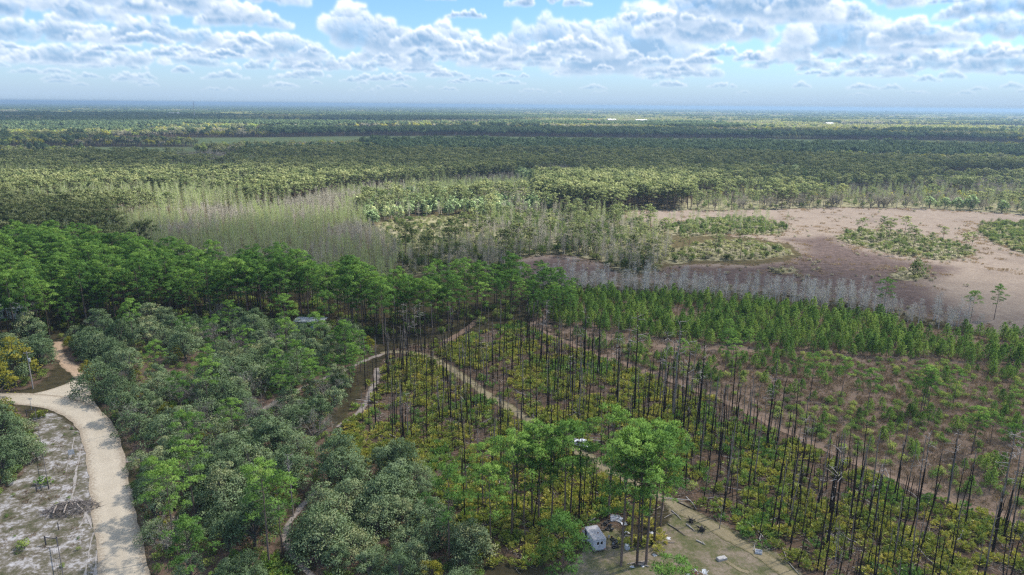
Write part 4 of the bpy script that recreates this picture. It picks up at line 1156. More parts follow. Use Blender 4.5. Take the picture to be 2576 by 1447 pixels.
x, y, r = grid_pts(Z['isl_d'], 11, 72)
k = x < at(1850, 640)[0]
place('pine_far', x[k], y[k], r, 0.5, 0.85, 'thin pine on the low grey marsh island', 'pines of the marsh islands')
x, y, r = grid_pts(Z['marsh2'], 16, 73)
k = (r.random(len(x)) < 0.16) & (fbm(x, y, 60, 58) > 0.45)
place('heath', x[k], y[k], r, 0.4, 0.8, 'lone grey shrub out on the dry marsh', 'lone shrubs on the marsh')

# ragged rims of the marsh: tan sedge and low grey shrubs
for zn in ('marsh1', 'marsh2'):
    x, y, r = grid_pts(Z[zn], 3.4, 74)
    de = edge_dist(Z[zn], x, y)
    for P_ in ISL:
        de = np.minimum(de, np.where(inside(P_, x, y), 99, edge_dist(P_, x, y)))
    pr_ = np.exp(-(de / 9.0) ** 2) * .75 + .16 * (fbm(x, y, 30, 59) > .5)
    q = r.random(len(x))
    k = q < pr_ * .55
    place('broom', x[k], y[k], r, .7, 1.3)
    k = (q >= pr_ * .55) & (q < pr_ * .8)
    place('heath', x[k], y[k], r, .3, .75, 'low grey shrub on the rim of the dry marsh', 'low shrubs of the marsh rim')
# ---- mid distance woods, laid out belt by belt
ZF = {
    'left_pines': poly((-500, 640), (-500, 440), (0, 445), (400, 440), (850, 430), (1300, 424), (1300, 456), (1000, 480), (850, 492), (700, 530), (560, 540), (290, 562), (265, 590), (400, 655), (270, 650), (330, 708), (200, 686), (0, 662)),
    'bay': poly((930, 580), (900, 520), (1000, 495), (1180, 500), (1345, 512), (1400, 530), (1230, 545), (1100, 545), (960, 560)),
    'bright_pines': poly((1345, 470), (1600, 478), (1740, 500), (1740, 530), (1600, 528), (1555, 545), (1400, 530), (1345, 512)),
    'right_belt': poly((1740, 500), (2000, 470), (2300, 470), (3000, 490), (3000, 560), (2576, 538), (2330, 522), (2100, 519), (1960, 524), (1740, 530)),
}
allf = list(ZF.values())
x, y, r = grid_pts(ZF['left_pines'], 5.2, 80)
f = fbm(x, y, 70, 61)
k = (f + .3 * (r.random(len(x)) - .5)) > 0.4
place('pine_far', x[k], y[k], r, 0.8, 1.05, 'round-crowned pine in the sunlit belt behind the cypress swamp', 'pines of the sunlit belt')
place('cypbud', x[~k], y[~k], r, 0.9, 1.2, 'budding cypress in the sunlit pine belt', 'cypresses of the sunlit belt')
x, y, r = grid_pts(ZF['bay'], 5.0, 81)
q = r.random(len(x)) * 0.6 + fbm(x, y, 35, 62) * 0.6
for kn, lo, hi, s0, s1, lb in (('cyp', 0, .4, .7, .95, 'bare cypress in the sunlit bay wood'), ('oak_far', .4, .62, .6, .9, 'leafy bay tree in the sunlit wood behind the meadow'), ('cypbud', .62, .74, .7, .9, 'budding cypress in the sunlit bay wood'), ('pine_far', .74, 2, .7, .95, 'pine in the sunlit bay wood')):
    k = (q >= lo) & (q < hi)
    place(kn, x[k], y[k], r, s0, s1, lb, lb + 's')
x, y, r = grid_pts(ZF['bright_pines'], 4.6, 82)
k = r.random(len(x)) < .85
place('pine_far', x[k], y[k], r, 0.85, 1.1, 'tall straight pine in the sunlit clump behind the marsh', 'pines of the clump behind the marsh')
x, y, r = grid_pts(ZF['right_belt'], 5.0, 83)
q = r.random(len(x)); f = fbm(x, y, 60, 63)
near_m = edge_dist(Z['marsh2'], x, y) < 45
for kn, c, s0, s1, lb in (('pine_far', (q < .4) & (f > .5), .65, .9, 'pine on the far shore of the marsh'), ('bare', (q >= .4) & (q < .62), .7, 1.1, 'leafless grey tree on the far shore of the marsh'), ('yellow_far', (q > .93) & ~near_m, .35, .55, 'yellow-green tree on the far shore of the marsh'),
                          ('mshrub', (q >= .62) & (q < .8), .9, 1.5, 'pale shrub on the far shore of the marsh'), ('titi', (q >= .8) & (q < .93), .8, 1.6, 'evergreen shrub on the far shore of the marsh'), ('cypbud', (q < .4) & (f <= .5), .5, .9, 'thin budding cypress on the far shore of the marsh')):
    place(kn, x[c], y[c], r, s0, s1, lb, lb + 's')

def sector(d0, d1, sp, seed, half=0.80):
    r = R_(seed)
    xm = d1 * math.sin(half)
    gx_, gy_ = np.meshgrid(np.arange(-xm, xm, sp), np.arange(d0 * math.cos(half), d1, sp))
    x = gx_.ravel() + r.uniform(-.5, .5, gx_.size) * sp; y = gy_.ravel() + r.uniform(-.5, .5, gx_.size) * sp
    d = np.hypot(x, y)
    k = (d >= d0) & (d < d1) & (np.abs(x) < y * math.tan(half))
    return x[k], y[k], r

x, y, r = sector(430, 900, 6.2, 84)
k = np.ones(len(x), bool)
for P in allf + [Z['marsh2'], Z['cyp_dome'], Z['cyp_mid'], Z['meadow'], Z['stand'], Z['far_marsh'], Z['isl_c']]:
    k &= ~inside(P, x, y)
HOUSE = np.array(at(1312, 384))
k &= np.hypot(x - HOUSE[0], y - HOUSE[1] + 18) > 26
x, y = x[k], y[k]
f = fbm(x, y, 120, 64); q = r.random(len(x)); g = fbm(x, y, 60, 65)
pin = (f + 0.25 * (q - .5)) > 0.47
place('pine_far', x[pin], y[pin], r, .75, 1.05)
z_ = ~pin & (g > .5)
place('oak_far', x[z_ & (q < .92)], y[z_ & (q < .92)], r, .75, 1.1)
place('yellow_far', x[z_ & (q >= .92)], y[z_ & (q >= .92)], r, .7, 1.0, 'yellow-green tree in the dark woods beyond the marsh', 'yellow-green trees in the far woods')
w_ = ~pin & ~(g > .5)
place('bare', x[w_ & (q < .7)], y[w_ & (q < .7)], r, 1.1, 1.5, 'leafless grey tree in the dark woods beyond the marsh', 'leafless trees in the far woods')
place('cyp', x[w_ & (q >= .7)], y[w_ & (q >= .7)], r, 1.0, 1.3, 'bare cypress in the dark woods beyond the marsh', 'bare cypresses in the far woods')

def far_belt(d0, d1, sp, seed, smul, pine_bias):
    x, y, r = sector(d0, d1, sp, seed)
    for P in FIELDS:
        k = ~inside(P, x, y); x, y = x[k], y[k]
    k = (fbm(x / 3.0, y, 330, 321) < .64) | (np.hypot(x, y) > 6000); x, y = x[k], y[k]
    f = fbm(x / 1.6, y, 190 * smul ** .5, seed); g = fbm(x / 1.3, y, 110, seed + 9); q = r.random(len(x))
    t = f + 0.2 * (q - .5) + pine_bias - .07 * np.clip(x / y * 3, -.6, 1) * (np.hypot(x, y) > 1350)
    c = (('c_pine', t > .52), ('c_oak', (t <= .52) & (g > .5) & (q > .32)), ('c_bright', (t <= .52) & (g > .5) & (q <= .32) & (q > .1)), ('c_yel', (t <= .52) & (q <= .1)), ('c_grey', (t <= .52) & (g <= .5) & (q > .35)), ('c_oak', (t <= .52) & (g <= .5) & (q <= .35) & (q > .1)))
    for kn, k in c:
        place(kn, x[k], y[k], r, .75 * smul, 1.1 * smul)
far_belt(900, 1800, 10.5, 91, 1.0, .04)
far_belt(1800, 4200, 17, 92, 1.5, -.04)
far_belt(4200, 15000, 62, 93, 4.0, -.02)

# ---- single trees that can be told apart
NP = 'near pines by the white van'
for u, v, s, va, lb in ((1562, 1424, 1.0, 0, 'tall green pine with its thick trunk nearest the rear of the white van'), (1602, 1424, .97, 1, 'tall green pine in the yard, middle of the front three trunks'),
                        (1625, 1421, 1.0, 2, 'tall green pine in the yard, last of the front three trunks towards the track'), (1587, 1376, .95, 3, 'tall green pine in the second row of the yard clump, nearer the van'),
                        (1612, 1374, .98, 4, 'tall green pine in the second row of the yard clump, middle trunk'), (1645, 1369, .92, 5, 'tall green pine of the yard clump beside the fallen log'),
                        (1660, 1332, .88, 6, 'tall green pine of the yard clump nearest the dirt track'), (1530, 1300, .92, 2, 'green pine behind the white van and its tyres'),
                        (1287, 1357, .86, 1, 'green pine by itself beyond the bushy dark pine'), (1355, 1314, .82, 3, 'green pine with a full crown in front of the dirt track'),
                        (1387, 1325, .78, 5, 'narrow green pine in the clump in front of the dirt track'), (1420, 1322, .86, 0, 'green pine hiding the parked car on the dirt track'),
                        (1317, 1312, .7, 4, 'short green pine in the clump in front of the dirt track'), (1338, 1304, .82, 6, 'green pine at the back of the clump in front of the dirt track'),
                        (1435, 1300, .8, 2, 'green pine at the edge of the clump next to the dirt track'), (1410, 1590, .8, 3, 'green pine whose crown spreads in front of the white van'), (1680, 1700, .74, 1, 'bright green pine top at the bottom edge of the clearing'),
                        (1130, 1425, .78, 0, 'bushy dark green pine at the corner of the oak thicket'), (1235, 1400, .72, 4, 'green pine between the bushy dark pine and the clump'), (1215, 1275, .55, 5, 'small green pine standing alone in the burnt palmetto'),
                        (440, 1400, .72, 2, 'bright green pine with a tall crown beside the sand road'), (500, 1560, .7, 6, 'bright green pine at the bottom edge beside the sand road'), (400, 1300, .5, 3, 'small bright green pine beside the sand road bend'),
                        (678, 1425, .8, 1, 'flat-topped green pine with a long bare trunk by the curving path'), (711, 1394, .62, 5, 'thin yellowish pine with a long bare trunk by the curving path'), (590, 1130, .5, 2, 'small green pine in the gap of the oak wood'),
                        (965, 870, .88, 1, 'tall green pine at the corner where the pale path meets the burn'), (800, 905, .62, 3, 'round green pine beside the pale path through the oaks'), (870, 925, .6, 6, 'green pine where the pale path leaves the oaks'),
                        (1828, 880, .42, 4, 'flat-crowned pine alone at the edge of the young plantation'), (1880, 905, .4, 2, 'flat-crowned small pine next to the plantation edge'), (2219, 800, .62, 5, 'thin lone pine on the marsh shore beyond the plantation'),
                        (2500, 805, .55, 0, 'thin lone pine out on the marsh shore with a flat top'), (2440, 812, .5, 3, 'thin leaning pine on the marsh shore'), (2447, 1140, .38, 1, 'tufted dark pine on the pinkish grass, the taller of two'), (2490, 1120, .34, 2, 'tufted dark pine on the pinkish grass, the shorter of two'),
                        (545, 810, .62, 6, 'lone green pine with a bare trunk at the edge of the dark stand'), (830, 800, .7, 0, 'green pine leaning out of the dark stand over the oaks')):
    hero('pine', u, v, s, va, lb, NP if u > 1250 and v > 1290 else None, a=(u * 7 + v) % 6.28)
for u, v, s, va, lb in ((40, 968, 1.5, 0, 'large yellow-green oak behind the utility pole'), (-5, 1010, 1.3, 1, 'yellow-green oak overhanging the sand road at the edge'), (12, 1085, .95, 2, 'yellow oak at the corner of the sandy lot'), (222, 948, .55, 0, 'small yellow-green oak at the road junction'),
                        (445, 905, .55, 2, 'upright yellow-green oak in the middle of the wood'), (340, 960, .5, 1, 'yellow-flowering oak beside the wood edge above the road'), (400, 975, .45, 0, 'dull yellow oak in the wood above the road bend')):
    hero('yellow', u, v, s, va, lb)
hero('bare', 650, 1085, 1.05, 0, 'gnarled grey dead oak beside the pale path')
hero('bare', 560, 830, 1.1, 1, 'spreading silver-grey leafless oak in the middle of the wood')
hero('bare', 790, 1110, .9, 2, 'low grey leafless oak near the side path')
hero('bare', 2100 / 1.0, 505, 1.2, 3, 'round leafless grey tree on the far marsh shore')

hero('titi', 2307, 695, 2.3, 2, 'dark upright evergreen on the small marsh island')
hero('titi', 1622, 676, 2.3, 1, 'dark round evergreen beside the marsh arm')
for k_, (u, v) in enumerate(((1262, 640), (1300, 628), (1345, 612), (1190, 640), (1415, 622), (1480, 640), (1545, 610))):
    hero('titi', u, v, 1.9 + .1 * (k_ % 3), k_ % 3, 'tall dark evergreen clump in the pale swamp, ' + ('first', 'second', 'third', 'fourth', 'fifth', 'sixth', 'last')[k_] + ' along the marsh arm', 'tall evergreens of the swamp')
NAMES = {'pine': 'pine_tree', 'pine_far': 'pine_tree'}
CATS = {'cypw': 'tree', 'pine': 'tree', 'pine_far': 'tree', 'oak': 'tree', 'oak_far': 'tree', 'yellow': 'tree', 'yellow_far': 'tree', 'bare': 'tree', 'cyp': 'tree', 'cypbud': 'tree', 'young': 'tree',
        'palm': 'palmetto', 'palmg': 'palmetto', 'shrub': 'shrub', 'titi': 'shrub', 'mshrub': 'shrub', 'heath': 'shrub', 'snag': 'dead tree'}
STUFF = {'cypw': ('dead_cypress_fringe', 'silvery dead cypress fringe of the dry marsh', 'dead trees'), 'pine': ('pine_wood', 'green pine wood merging into the distance', 'woods'), 'pine_far': ('distant_pine_wood', 'olive round-crowned pine woods beyond the marsh', 'woods'), 'oak': ('oak_wood', 'grey-green oak wood deep in the stand', 'woods'),
         'oak_far': ('distant_oak_wood', 'dull green broadleaf woods beyond the marsh', 'woods'), 'yellow': ('spring_oak_wood', 'yellow-green oaks deep in the wood', 'woods'), 'yellow_far': ('distant_spring_wood', 'yellow-green trees in the far woods', 'woods'),
         'bare': ('leafless_wood', 'leafless grey woods beyond the marsh', 'woods'), 'cyp': ('cypress_swamp', 'bare grey cypress swamp behind the pine stand', 'swamp'), 'cypbud': ('budding_cypress_swamp', 'pale green budding cypress swamp', 'swamp'),
         'young': ('young_pine_thicket', 'thicket of young pines along the marsh', 'young pines'), 'palm': ('palmetto_cover', 'yellow-olive palmetto cover of the burnt ground', 'palmetto'), 'palmg': ('green_palmetto_cover', 'green palmetto cover of the burnt ground', 'palmetto'),
         'shrub': ('shrub_cover', 'low green shrubs covering the open ground', 'shrubs'), 'titi': ('evergreen_shrub_cover', 'dark evergreen shrubs of the swamp', 'shrubs'), 'mshrub': ('pale_shrub_cover', 'pale shrubs covering the swamp meadow', 'shrubs'),
         'heath': ('grey_shrub_cover', 'grey leafless shrubs along the marsh', 'shrubs'), 'broom': ('broomsedge_grass', 'pinkish dry broomsedge grass beyond the burn', 'grass'), 'snag': ('charred_snag_mass', 'thin charred trunks deep in the burn', 'dead trees'),
         'c_pine': ('far_pine_forest', 'dark pine forest towards the horizon', 'forest'), 'c_oak': ('far_broadleaf_forest', 'dull green forest towards the horizon', 'forest'), 'c_grey': ('far_leafless_forest', 'grey leafless forest towards the horizon', 'forest'),
         'c_yel': ('far_spring_forest', 'yellow-green trees towards the horizon', 'forest'), 'c_bright': ('far_green_forest', 'bright green trees towards the horizon', 'forest')}

def gn_scatter(name, meshes, x, y, z, a, s, v, label, cat):
    pc = bpy.data.collections.new(name + '_kinds')
    for k, me in enumerate(meshes):
        o = bpy.data.objects.new('%s_kind_%02d' % (name, k), me); pc.objects.link(o)
    me = bpy.data.meshes.new(name); n = len(x)
    me.vertices.add(n); me.vertices.foreach_set('co', np.stack([x, y, z], 1).astype(np.float32).ravel())
    t = me.attributes.new('rot', 'FLOAT_VECTOR', 'POINT'); t.data.foreach_set('vector', np.stack([0 * a, 0 * a, a], 1).astype(np.float32).ravel())
    t = me.attributes.new('scl', 'FLOAT_VECTOR', 'POINT'); t.data.foreach_set('vector', np.stack([s, s, np.minimum(s, 1.3)], 1).astype(np.float32).ravel())
    t = me.attributes.new('idx', 'INT', 'POINT'); t.data.foreach_set('value', v.astype(np.int32))
    o = obj(name, me)
    g = bpy.data.node_groups.new(name, 'GeometryNodeTree')
    g.interface.new_socket('Geometry', in_out='INPUT', socket_type='NodeSocketGeometry'); g.interface.new_socket('Geometry', in_out='OUTPUT', socket_type='NodeSocketGeometry')
    i_, o_ = g.nodes.new('NodeGroupInput'), g.nodes.new('NodeGroupOutput')
    ip = g.nodes.new('GeometryNodeInstanceOnPoints'); ci = g.nodes.new('GeometryNodeCollectionInfo')
    ci.inputs[0].default_value = pc; ci.inputs['Separate Children'].default_value = True; ci.inputs['Reset Children'].default_value = True
    def na(nm, ty):
        q = g.nodes.new('GeometryNodeInputNamedAttribute'); q.data_type = ty; q.inputs[0].default_value = nm
        return q.outputs[0]
    g.links.new(i_.outputs[0], ip.inputs['Points']); g.links.new(ci.outputs[0], ip.inputs['Instance'])
    ip.inputs['Pick Instance'].default_value = True
    g.links.new(na('idx', 'INT'), ip.inputs['Instance Index']); g.links.new(na('rot', 'FLOAT_VECTOR'), ip.inputs['Rotation']); g.links.new(na('scl', 'FLOAT_VECTOR'), ip.inputs['Scale'])
    g.links.new(ip.outputs[0], o_.inputs[0])
    md = o.modifiers.new('scatter', 'NODES'); md.node_group = g
    return tag(o, label, cat, None, 'stuff')

SIZE = {'cypw': 8, 'pine': 20, 'pine_far': 15, 'oak': 9, 'oak_far': 11, 'yellow': 8, 'yellow_far': 11, 'bare': 8, 'cyp': 10, 'cypbud': 12, 'young': 4.5}
NIND = {'cypw': 200, 'broom': 0, 'c_pine': 0, 'c_oak': 0, 'c_grey': 0, 'c_yel': 0, 'c_bright': 0, 'titi': 150, 'mshrub': 150, 'heath': 150, 'pine_far': 50, 'pine': 255, 'oak_far': 60, 'cypbud': 150, 'cyp': 150, 'bare': 120, 'yellow_far': 40, 'palm': 200, 'palmg': 100, 'shrub': 220}
MARKS = [(n, *at(u, v)) for n, u, v in (('the sand road bend', 236, 1075), ('the utility pole', 83, 977), ('the middle of the pale path', 740, 985), ('the side path', 928, 1000), ('the curving sand path', 722, 1350), ('the gnarled dead oak', 650, 1085),
    ('the pale blue trailer house', 783, 838), ('the clay track', 150, 890), ('the road junction', 205, 975), ('the brush pile', 180, 1283), ('the lower sand road', 300, 1400), ('the silver-grey leafless oak', 560, 830), ('the white van', 1497, 1360), ('the parked car', 1455, 1122), ('the charred stumps', 1750, 1320),
    ('the tallest bleached dead pine', 1693, 1051), ('the head of the firebreak', 1315, 812), ('the thick pale log', 1560, 1130), ('the open white crate', 1905, 1392), ('the upper bend of the dirt track', 1085, 900), ('the dark arm of the marsh', 1420, 705), ('the lone marsh-shore pine', 2219, 800),
    ('the dark tufted pines', 2460, 1130), ('the flat-crowned pine', 1828, 880), ('the small lone pine in the burn', 1215, 1275), ('the white-roofed house', 28, 800), ('the dead tree with a broom of limbs', 1225, 960), ('the short dead tree with twisted limbs', 2200, 1325), ('the dead pine with a bent top', 2079, 1379),
    ('the firebreak bend', 2050, 1122), ('the dead tree with white limbs', 1435, 1000), ('the bushy dark pine', 1130, 1425), ('the flat-topped pine', 678, 1425), ('the upright yellow-green oak', 445, 905), ('the dark green marsh island', 1880, 575), ('the broad marsh island', 2270, 615), ('the cypress swamp', 650, 600), ('the open pale meadow', 1080, 580), ('the sunlit pine clump', 1500, 510), ('the low grey marsh island', 1850, 635), ('the marsh island at the view edge', 2540, 600), ('the small marsh island with a dark tree', 2290, 690), ('the far marsh shore', 2300, 520), ('the pale house in the dark woods', 1308, 386), ('the small far marsh', 2450, 455), ('the smallest grey marsh island', 1970, 680), ('the marsh narrows', 2050, 640))]
FORM = {'cypw': ('short', 'mid-height', 'tall', 'very tall'), 'pine_far': ('slim', 'rounded', 'full', 'open', 'tufted'), 'oak': ('rounded', 'tall domed', 'low spreading', 'tall upright', 'broad', 'compact', 'narrow', 'open-crowned'), 'pine': ('slim long-crowned', 'full', 'wide-crowned', 'slim high-crowned', 'full long-crowned', 'wide', 'slim'),
        'snag': ('stub-like', 'stub-like', 'low', 'low', 'short', 'short', 'middling', 'middling', 'fairly tall', 'fairly tall', 'tall', 'tall', 'very tall', 'very tall'), 'young': ('low', 'rounded', 'pointed', 'bushy', 'tall'), 'palm': ('sparse', 'loose', 'full', 'dense', 'spreading'), 'palmg': ('loose', 'full', 'dense'),
        'shrub': ('low', 'rounded', 'full', 'spreading'), 'titi': ('low', 'full', 'tall'), 'mshrub': ('loose', 'rounded', 'full'), 'heath': ('loose', 'rounded', 'full'), 'cyp': ('short', 'mid-height', 'tall', 'very tall'), 'cypbud': ('short', 'mid-height', 'tall', 'very tall'),
        'oak_far': ('rounded', 'broad', 'domed', 'full'), 'bare': ('spreading', 'forked', 'twiggy', 'upright'), 'yellow': ('rounded', 'domed', 'loose'), 'yellow_far': ('rounded', 'domed')}
NOUN = {'cypw': 'silvery dead cypress', 'pine_far': 'olive pine', 'oak': 'grey-green oak', 'pine': 'green pine', 'snag': 'charred pine trunk', 'young': 'young pine', 'palm': 'yellow-olive palmetto clump', 'palmg': 'deep green palmetto clump', 'shrub': 'green shrub', 'titi': 'dark evergreen shrub', 'mshrub': 'pale shrub', 'heath': 'grey leafless shrub', 'cyp': 'bare grey cypress', 'cypbud': 'budding cypress', 'oak_far': 'leafy bay tree', 'bare': 'leafless grey tree', 'yellow': 'yellow-green oak', 'yellow_far': 'yellow-green tree'}
def own_label(kn, x, y, s, v, srange, base):
    sz = ('small', 'mid-sized', 'large')[int(np.clip((s - srange[0]) / (srange[1] - srange[0] + 1e-6) * 3, 0, 2))]
    if kn not in NOUN:
        return sz + ' ' + base
    dd = [math.hypot(x - a, y - b) for _, a, b in MARKS]; j = int(np.argmin(dd)); n, a, b = MARKS[j]
    dr = math.hypot(x, y) - math.hypot(a, b)
    rel = 'beside' if dd[j] < 5 else 'close to' if dd[j] < 11 else ('far behind' if dd[j] > 28 else 'behind') if dr > 5 else ('far before' if dd[j] > 28 else 'in front of') if dr < -5 else 'level with'
    t = ' '.join((sz, FORM[kn][v % len(FORM[kn])], NOUN[kn], rel, n))
    if len(t.split()) > 15:
        t = ' '.join((FORM[kn][v % len(FORM[kn])], NOUN[kn], rel, n))
    return (t, dd[j])
GROUPS = {'cypw': 'dead cypresses of the near shore', 'pine_far': 'olive pines of the marsh', 'oak': 'oaks of the near wood', 'pine': 'pines of the near and middle woods', 'snag': 'charred trunks of the burn', 'young': 'young pines beyond the burn', 'palm': 'yellowish palmettos', 'palmg': 'green palmettos', 'shrub': 'low green shrubs', 'titi': 'evergreen shrubs', 'mshrub': 'pale shrubs', 'heath': 'grey shrubs', 'cyp': 'bare cypresses', 'cypbud': 'budding cypresses', 'oak_far': 'bay trees', 'bare': 'leafless trees', 'yellow': 'yellow-green oaks', 'yellow_far': 'yellow-green far trees'}
ORD = ('', ', second in distance from it', ', third in distance from it', ', fourth in distance from it', ', fifth in distance from it', ', sixth in distance from it')
SEEN = {}
TOTAL = {}
def settle(kn):
    pop = POP[kn]; kd = K[kn]
    x = np.concatenate([p['x'] for p in pop]); y = np.concatenate([p['y'] for p in pop]); s = np.concatenate([p['s'] for p in pop])
    a = np.concatenate([p['a'] for p in pop]); v = np.concatenate([p['v'] for p in pop]); lab = sum([p['l'] for p in pop], [])
    he = np.concatenate([np.full(len(p['x']), p.get('hero', False)) for p in pop])
    h = SIZE.get(kn, 1.2)
    u0, v0 = proj(x, y, 0 * x); u1, v1 = proj(x, y, h * s)
    seen = (u1 > -15) & (u1 < 2591) & (v1 < 1440) & (v0 > 250)
    near = (np.hypot(u1, v1 - 700) < 1e9) & (u1 > -500) & (u1 < 3076)
    keep = near
    score = np.where(seen & np.array([l[0] is not None for l in lab]), s / np.hypot(x, y), -1) + he * 10
    order = np.argsort(-score)
    n_ind = NIND.get(kn, 300)
    ind = [i for i in order[:n_ind] if score[i] > 0]
    own = {}
    for i in ind:
        if not he[i]:
            t = own_label(kn, x[i], y[i], s[i], v[i], (s[~he].min(), s[~he].max()), lab[i][0])
            if isinstance(t, str):
                own[i] = t
            else:
                SEEN.setdefault(t[0], []).append((t[1], i, kn))
    for t, q in SEEN.items():
        for m_, (_, i, k_) in enumerate(sorted(q)):
            if k_ == kn:
                own[i] = t + (ORD[min(m_, 5)] if len(t.split()) < 12 else '')
    isind = np.zeros(len(x), bool); isind[ind] = True
    gzv = np.zeros(len(x))
    for i in ind:
        l, gr = lab[i]
        if not he[i]:
            gr = GROUPS.get(kn, gr)
            l = own[i]
        pr = kd.single[v[i]]
        if pr[0][0] is None:
            o = obj(kd.name, pr[0][1], None, (x[i], y[i], 0), a[i]); o.scale = (s[i],) * 3
        else:
            o = empty(kd.name, (x[i], y[i], 0), a[i], s[i])
            for nm, me in pr:
                obj(nm, me, o)
        tag(o, l, CATS[kn], gr)
    rest = ~isind & keep
    if rest.any():
        nm, lb, ct = STUFF[kn]
        gn_scatter(nm, kd.joined, x[rest], y[rest], gzv[rest], a[rest], s[rest], v[rest], lb, ct)
    TOTAL[kn] = (len(x), len(ind), int(rest.sum()))
for kn in POP:
    settle(kn)
print('POPULATION', TOTAL)

# ================================================================== built things
def pt(x, y, x0, y0, zm, z=0.0):
    return at((x0 + x / zm) / 1.4907, (y0 + y / zm) / 1.4907, z)
YD = lambda x, y, z=0.0: pt(x, y, 2100, 1850, 4.714, z)        # the junk yard by the van
TK = lambda x, y, z=0.0: pt(x, y, 2450, 1850, 4.293, z)        # the clearing and dirt track
CR = lambda x, y, z=0.0: pt(x, y, 2050, 1600, 8.587, z)        # round the parked car
R1 = lambda x, y, z=0.0: pt(x, y, 0, 1250, 3.215, z)           # road junction
R2 = lambda x, y, z=0.0: pt(x, y, 0, 1700, 3.167, z)           # sandy lot

B = {}
B['white'] = plain('weathered_white_paint', (0.6, 0.61, 0.65), 0.55, 0, 0.35, 2.2, 0.62)
B['roof'] = plain('chalky_van_roof', (0.47, 0.45, 0.46), 0.7, 0, 0.5, 1.6, 0.68)
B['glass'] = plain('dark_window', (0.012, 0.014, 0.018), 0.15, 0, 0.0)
B['rubber'] = plain('black_rubber', (0.018, 0.018, 0.02), 0.75, 0, 0.3, 6, 2.2)
B['steel'] = plain('dull_steel', (0.35, 0.35, 0.36), 0.5, 0.6, 0.4, 5, 0.5)
B['red'] = plain('red_lamp', (0.45, 0.02, 0.02), 0.3, 0, 0.1)
B['blue'] = plain('blue_grey_siding', (0.3, 0.42, 0.6), 0.6, 0, 0.2, 1.5, 0.7)
B['tarp'] = plain('white_tarp', (0.5, 0.5, 0.53), 0.5, 0, 0.3, 2.0, 0.6)
B['rust'] = plain('rusty_iron', (0.22, 0.1, 0.06), 0.85, 0, 0.5, 6, 0.4)
B['post'] = plain('dark_weathered_post', (0.06, 0.055, 0.06), 0.9, 0, 0.4, 4, 1.8)
B['pole'] = plain('grey_pole_wood', (0.34, 0.31, 0.29), 0.9, 0, 0.4, 4, 0.6)
B['gal'] = plain('galvanised_grey', (0.5, 0.52, 0.55), 0.5, 0.3, 0.2)
B['tile'] = plain('brown_shingle_roof', (0.23, 0.17, 0.15), 0.9, 0, 0.3, 0.8)
B['metal'] = plain('white_metal_roof', (0.5, 0.5, 0.52), 0.4, 0, 0.2, 0.4, 0.8)
B['redroof'] = plain('red_metal_roof', (0.45, 0.1, 0.08), 0.5, 0, 0.2, 0.4)
B['wall'] = plain('pale_house_wall', (0.62, 0.6, 0.57), 0.8, 0, 0.2, 0.6)
B['conc'] = plain('pale_concrete', (0.42, 0.4, 0.39), 0.85, 0, 0.35, 3)
B['charw'] = plain('charred_root_wood', (0.025, 0.022, 0.02), 0.95, 0, 0.5, 5, 3.0)

def part(name, parent, mat, fn, loc=None):
    mb = MB(); fn(mb)
    o = obj(name, mb.mesh(name, [mat] if not isinstance(mat, list) else mat), parent)
    if loc is not None:
        o.location = loc
    return o

def ring(mb, R, r, n=18, m=8, mat=0):
    a = np.arange(n) * 2 * math.pi / n; b = np.arange(m) * 2 * math.pi / m
    A, Bb = np.meshgrid(a, b, indexing='ij')
    sq = np.sign(np.cos(Bb)) * np.abs(np.cos(Bb)) ** .7
    V = np.stack([(R + r * sq) * np.cos(A), (R + r * sq) * np.sin(A), r * 1.15 * np.sin(Bb)], -1).reshape(-1, 3)
    i, j = np.meshgrid(np.arange(n), np.arange(m), indexing='ij')
    F = np.stack([i * m + j, (i + 1) % n * m + j, (i + 1) % n * m + (j + 1) % m, i * m + (j + 1) % m], -1).reshape(-1, 4)
    mb.add(V, F, mat, .5, True)

def disc(mb, R, h, n=16, hub=0.3):
    a = np.arange(n) * 2 * math.pi / n; c, s = np.cos(a), np.sin(a)
    V = np.concatenate([np.stack([c * R, s * R, 0 * c + h], 1), np.stack([c * R * .6, s * R * .6, 0 * c + h * .5], 1), np.stack([c * R * hub, s * R * hub, 0 * c + h * .9], 1), np.array([[0, 0, h * .9]])])
    F = [[k, (k + 1) % n, n + (k + 1) % n, n + k] for k in range(n)] + [[n + k, n + (k + 1) % n, 2 * n + (k + 1) % n, 2 * n + k] for k in range(n)]
    mb.add(V, F, 0, .5); mb.add(V, [[2 * n + k, 2 * n + (k + 1) % n, 3 * n] for k in range(n)], 0, .5)

def prism(mb, sec, x0, x1, mat=0):
    """a closed outline in y-z pulled along x"""
    n = len(sec); V = [(x0, y, z) for y, z in sec] + [(x1, y, z) for y, z in sec]
    mb.add(V, [[k, (k + 1) % n, n + (k + 1) % n, n + k] for k in range(n)], mat)
    for s, f in ((0, list(range(n))[::-1]), (n, [n + k for k in range(n)])):
        mb.add(V, [f], mat)

def wheel(parent, x, y, z, R=0.34, side=1, name='wheel'):
    w = empty(name, (x, y, z)); w.parent = parent; w.rotation_euler = (0, math.pi / 2 * side, 0)
    part('tyre', w, B['rubber'], lambda m: ring(m, R * .78, R * .22)); part('rim', w, B['steel'], lambda m: disc(m, R * .6, .06))
    return w

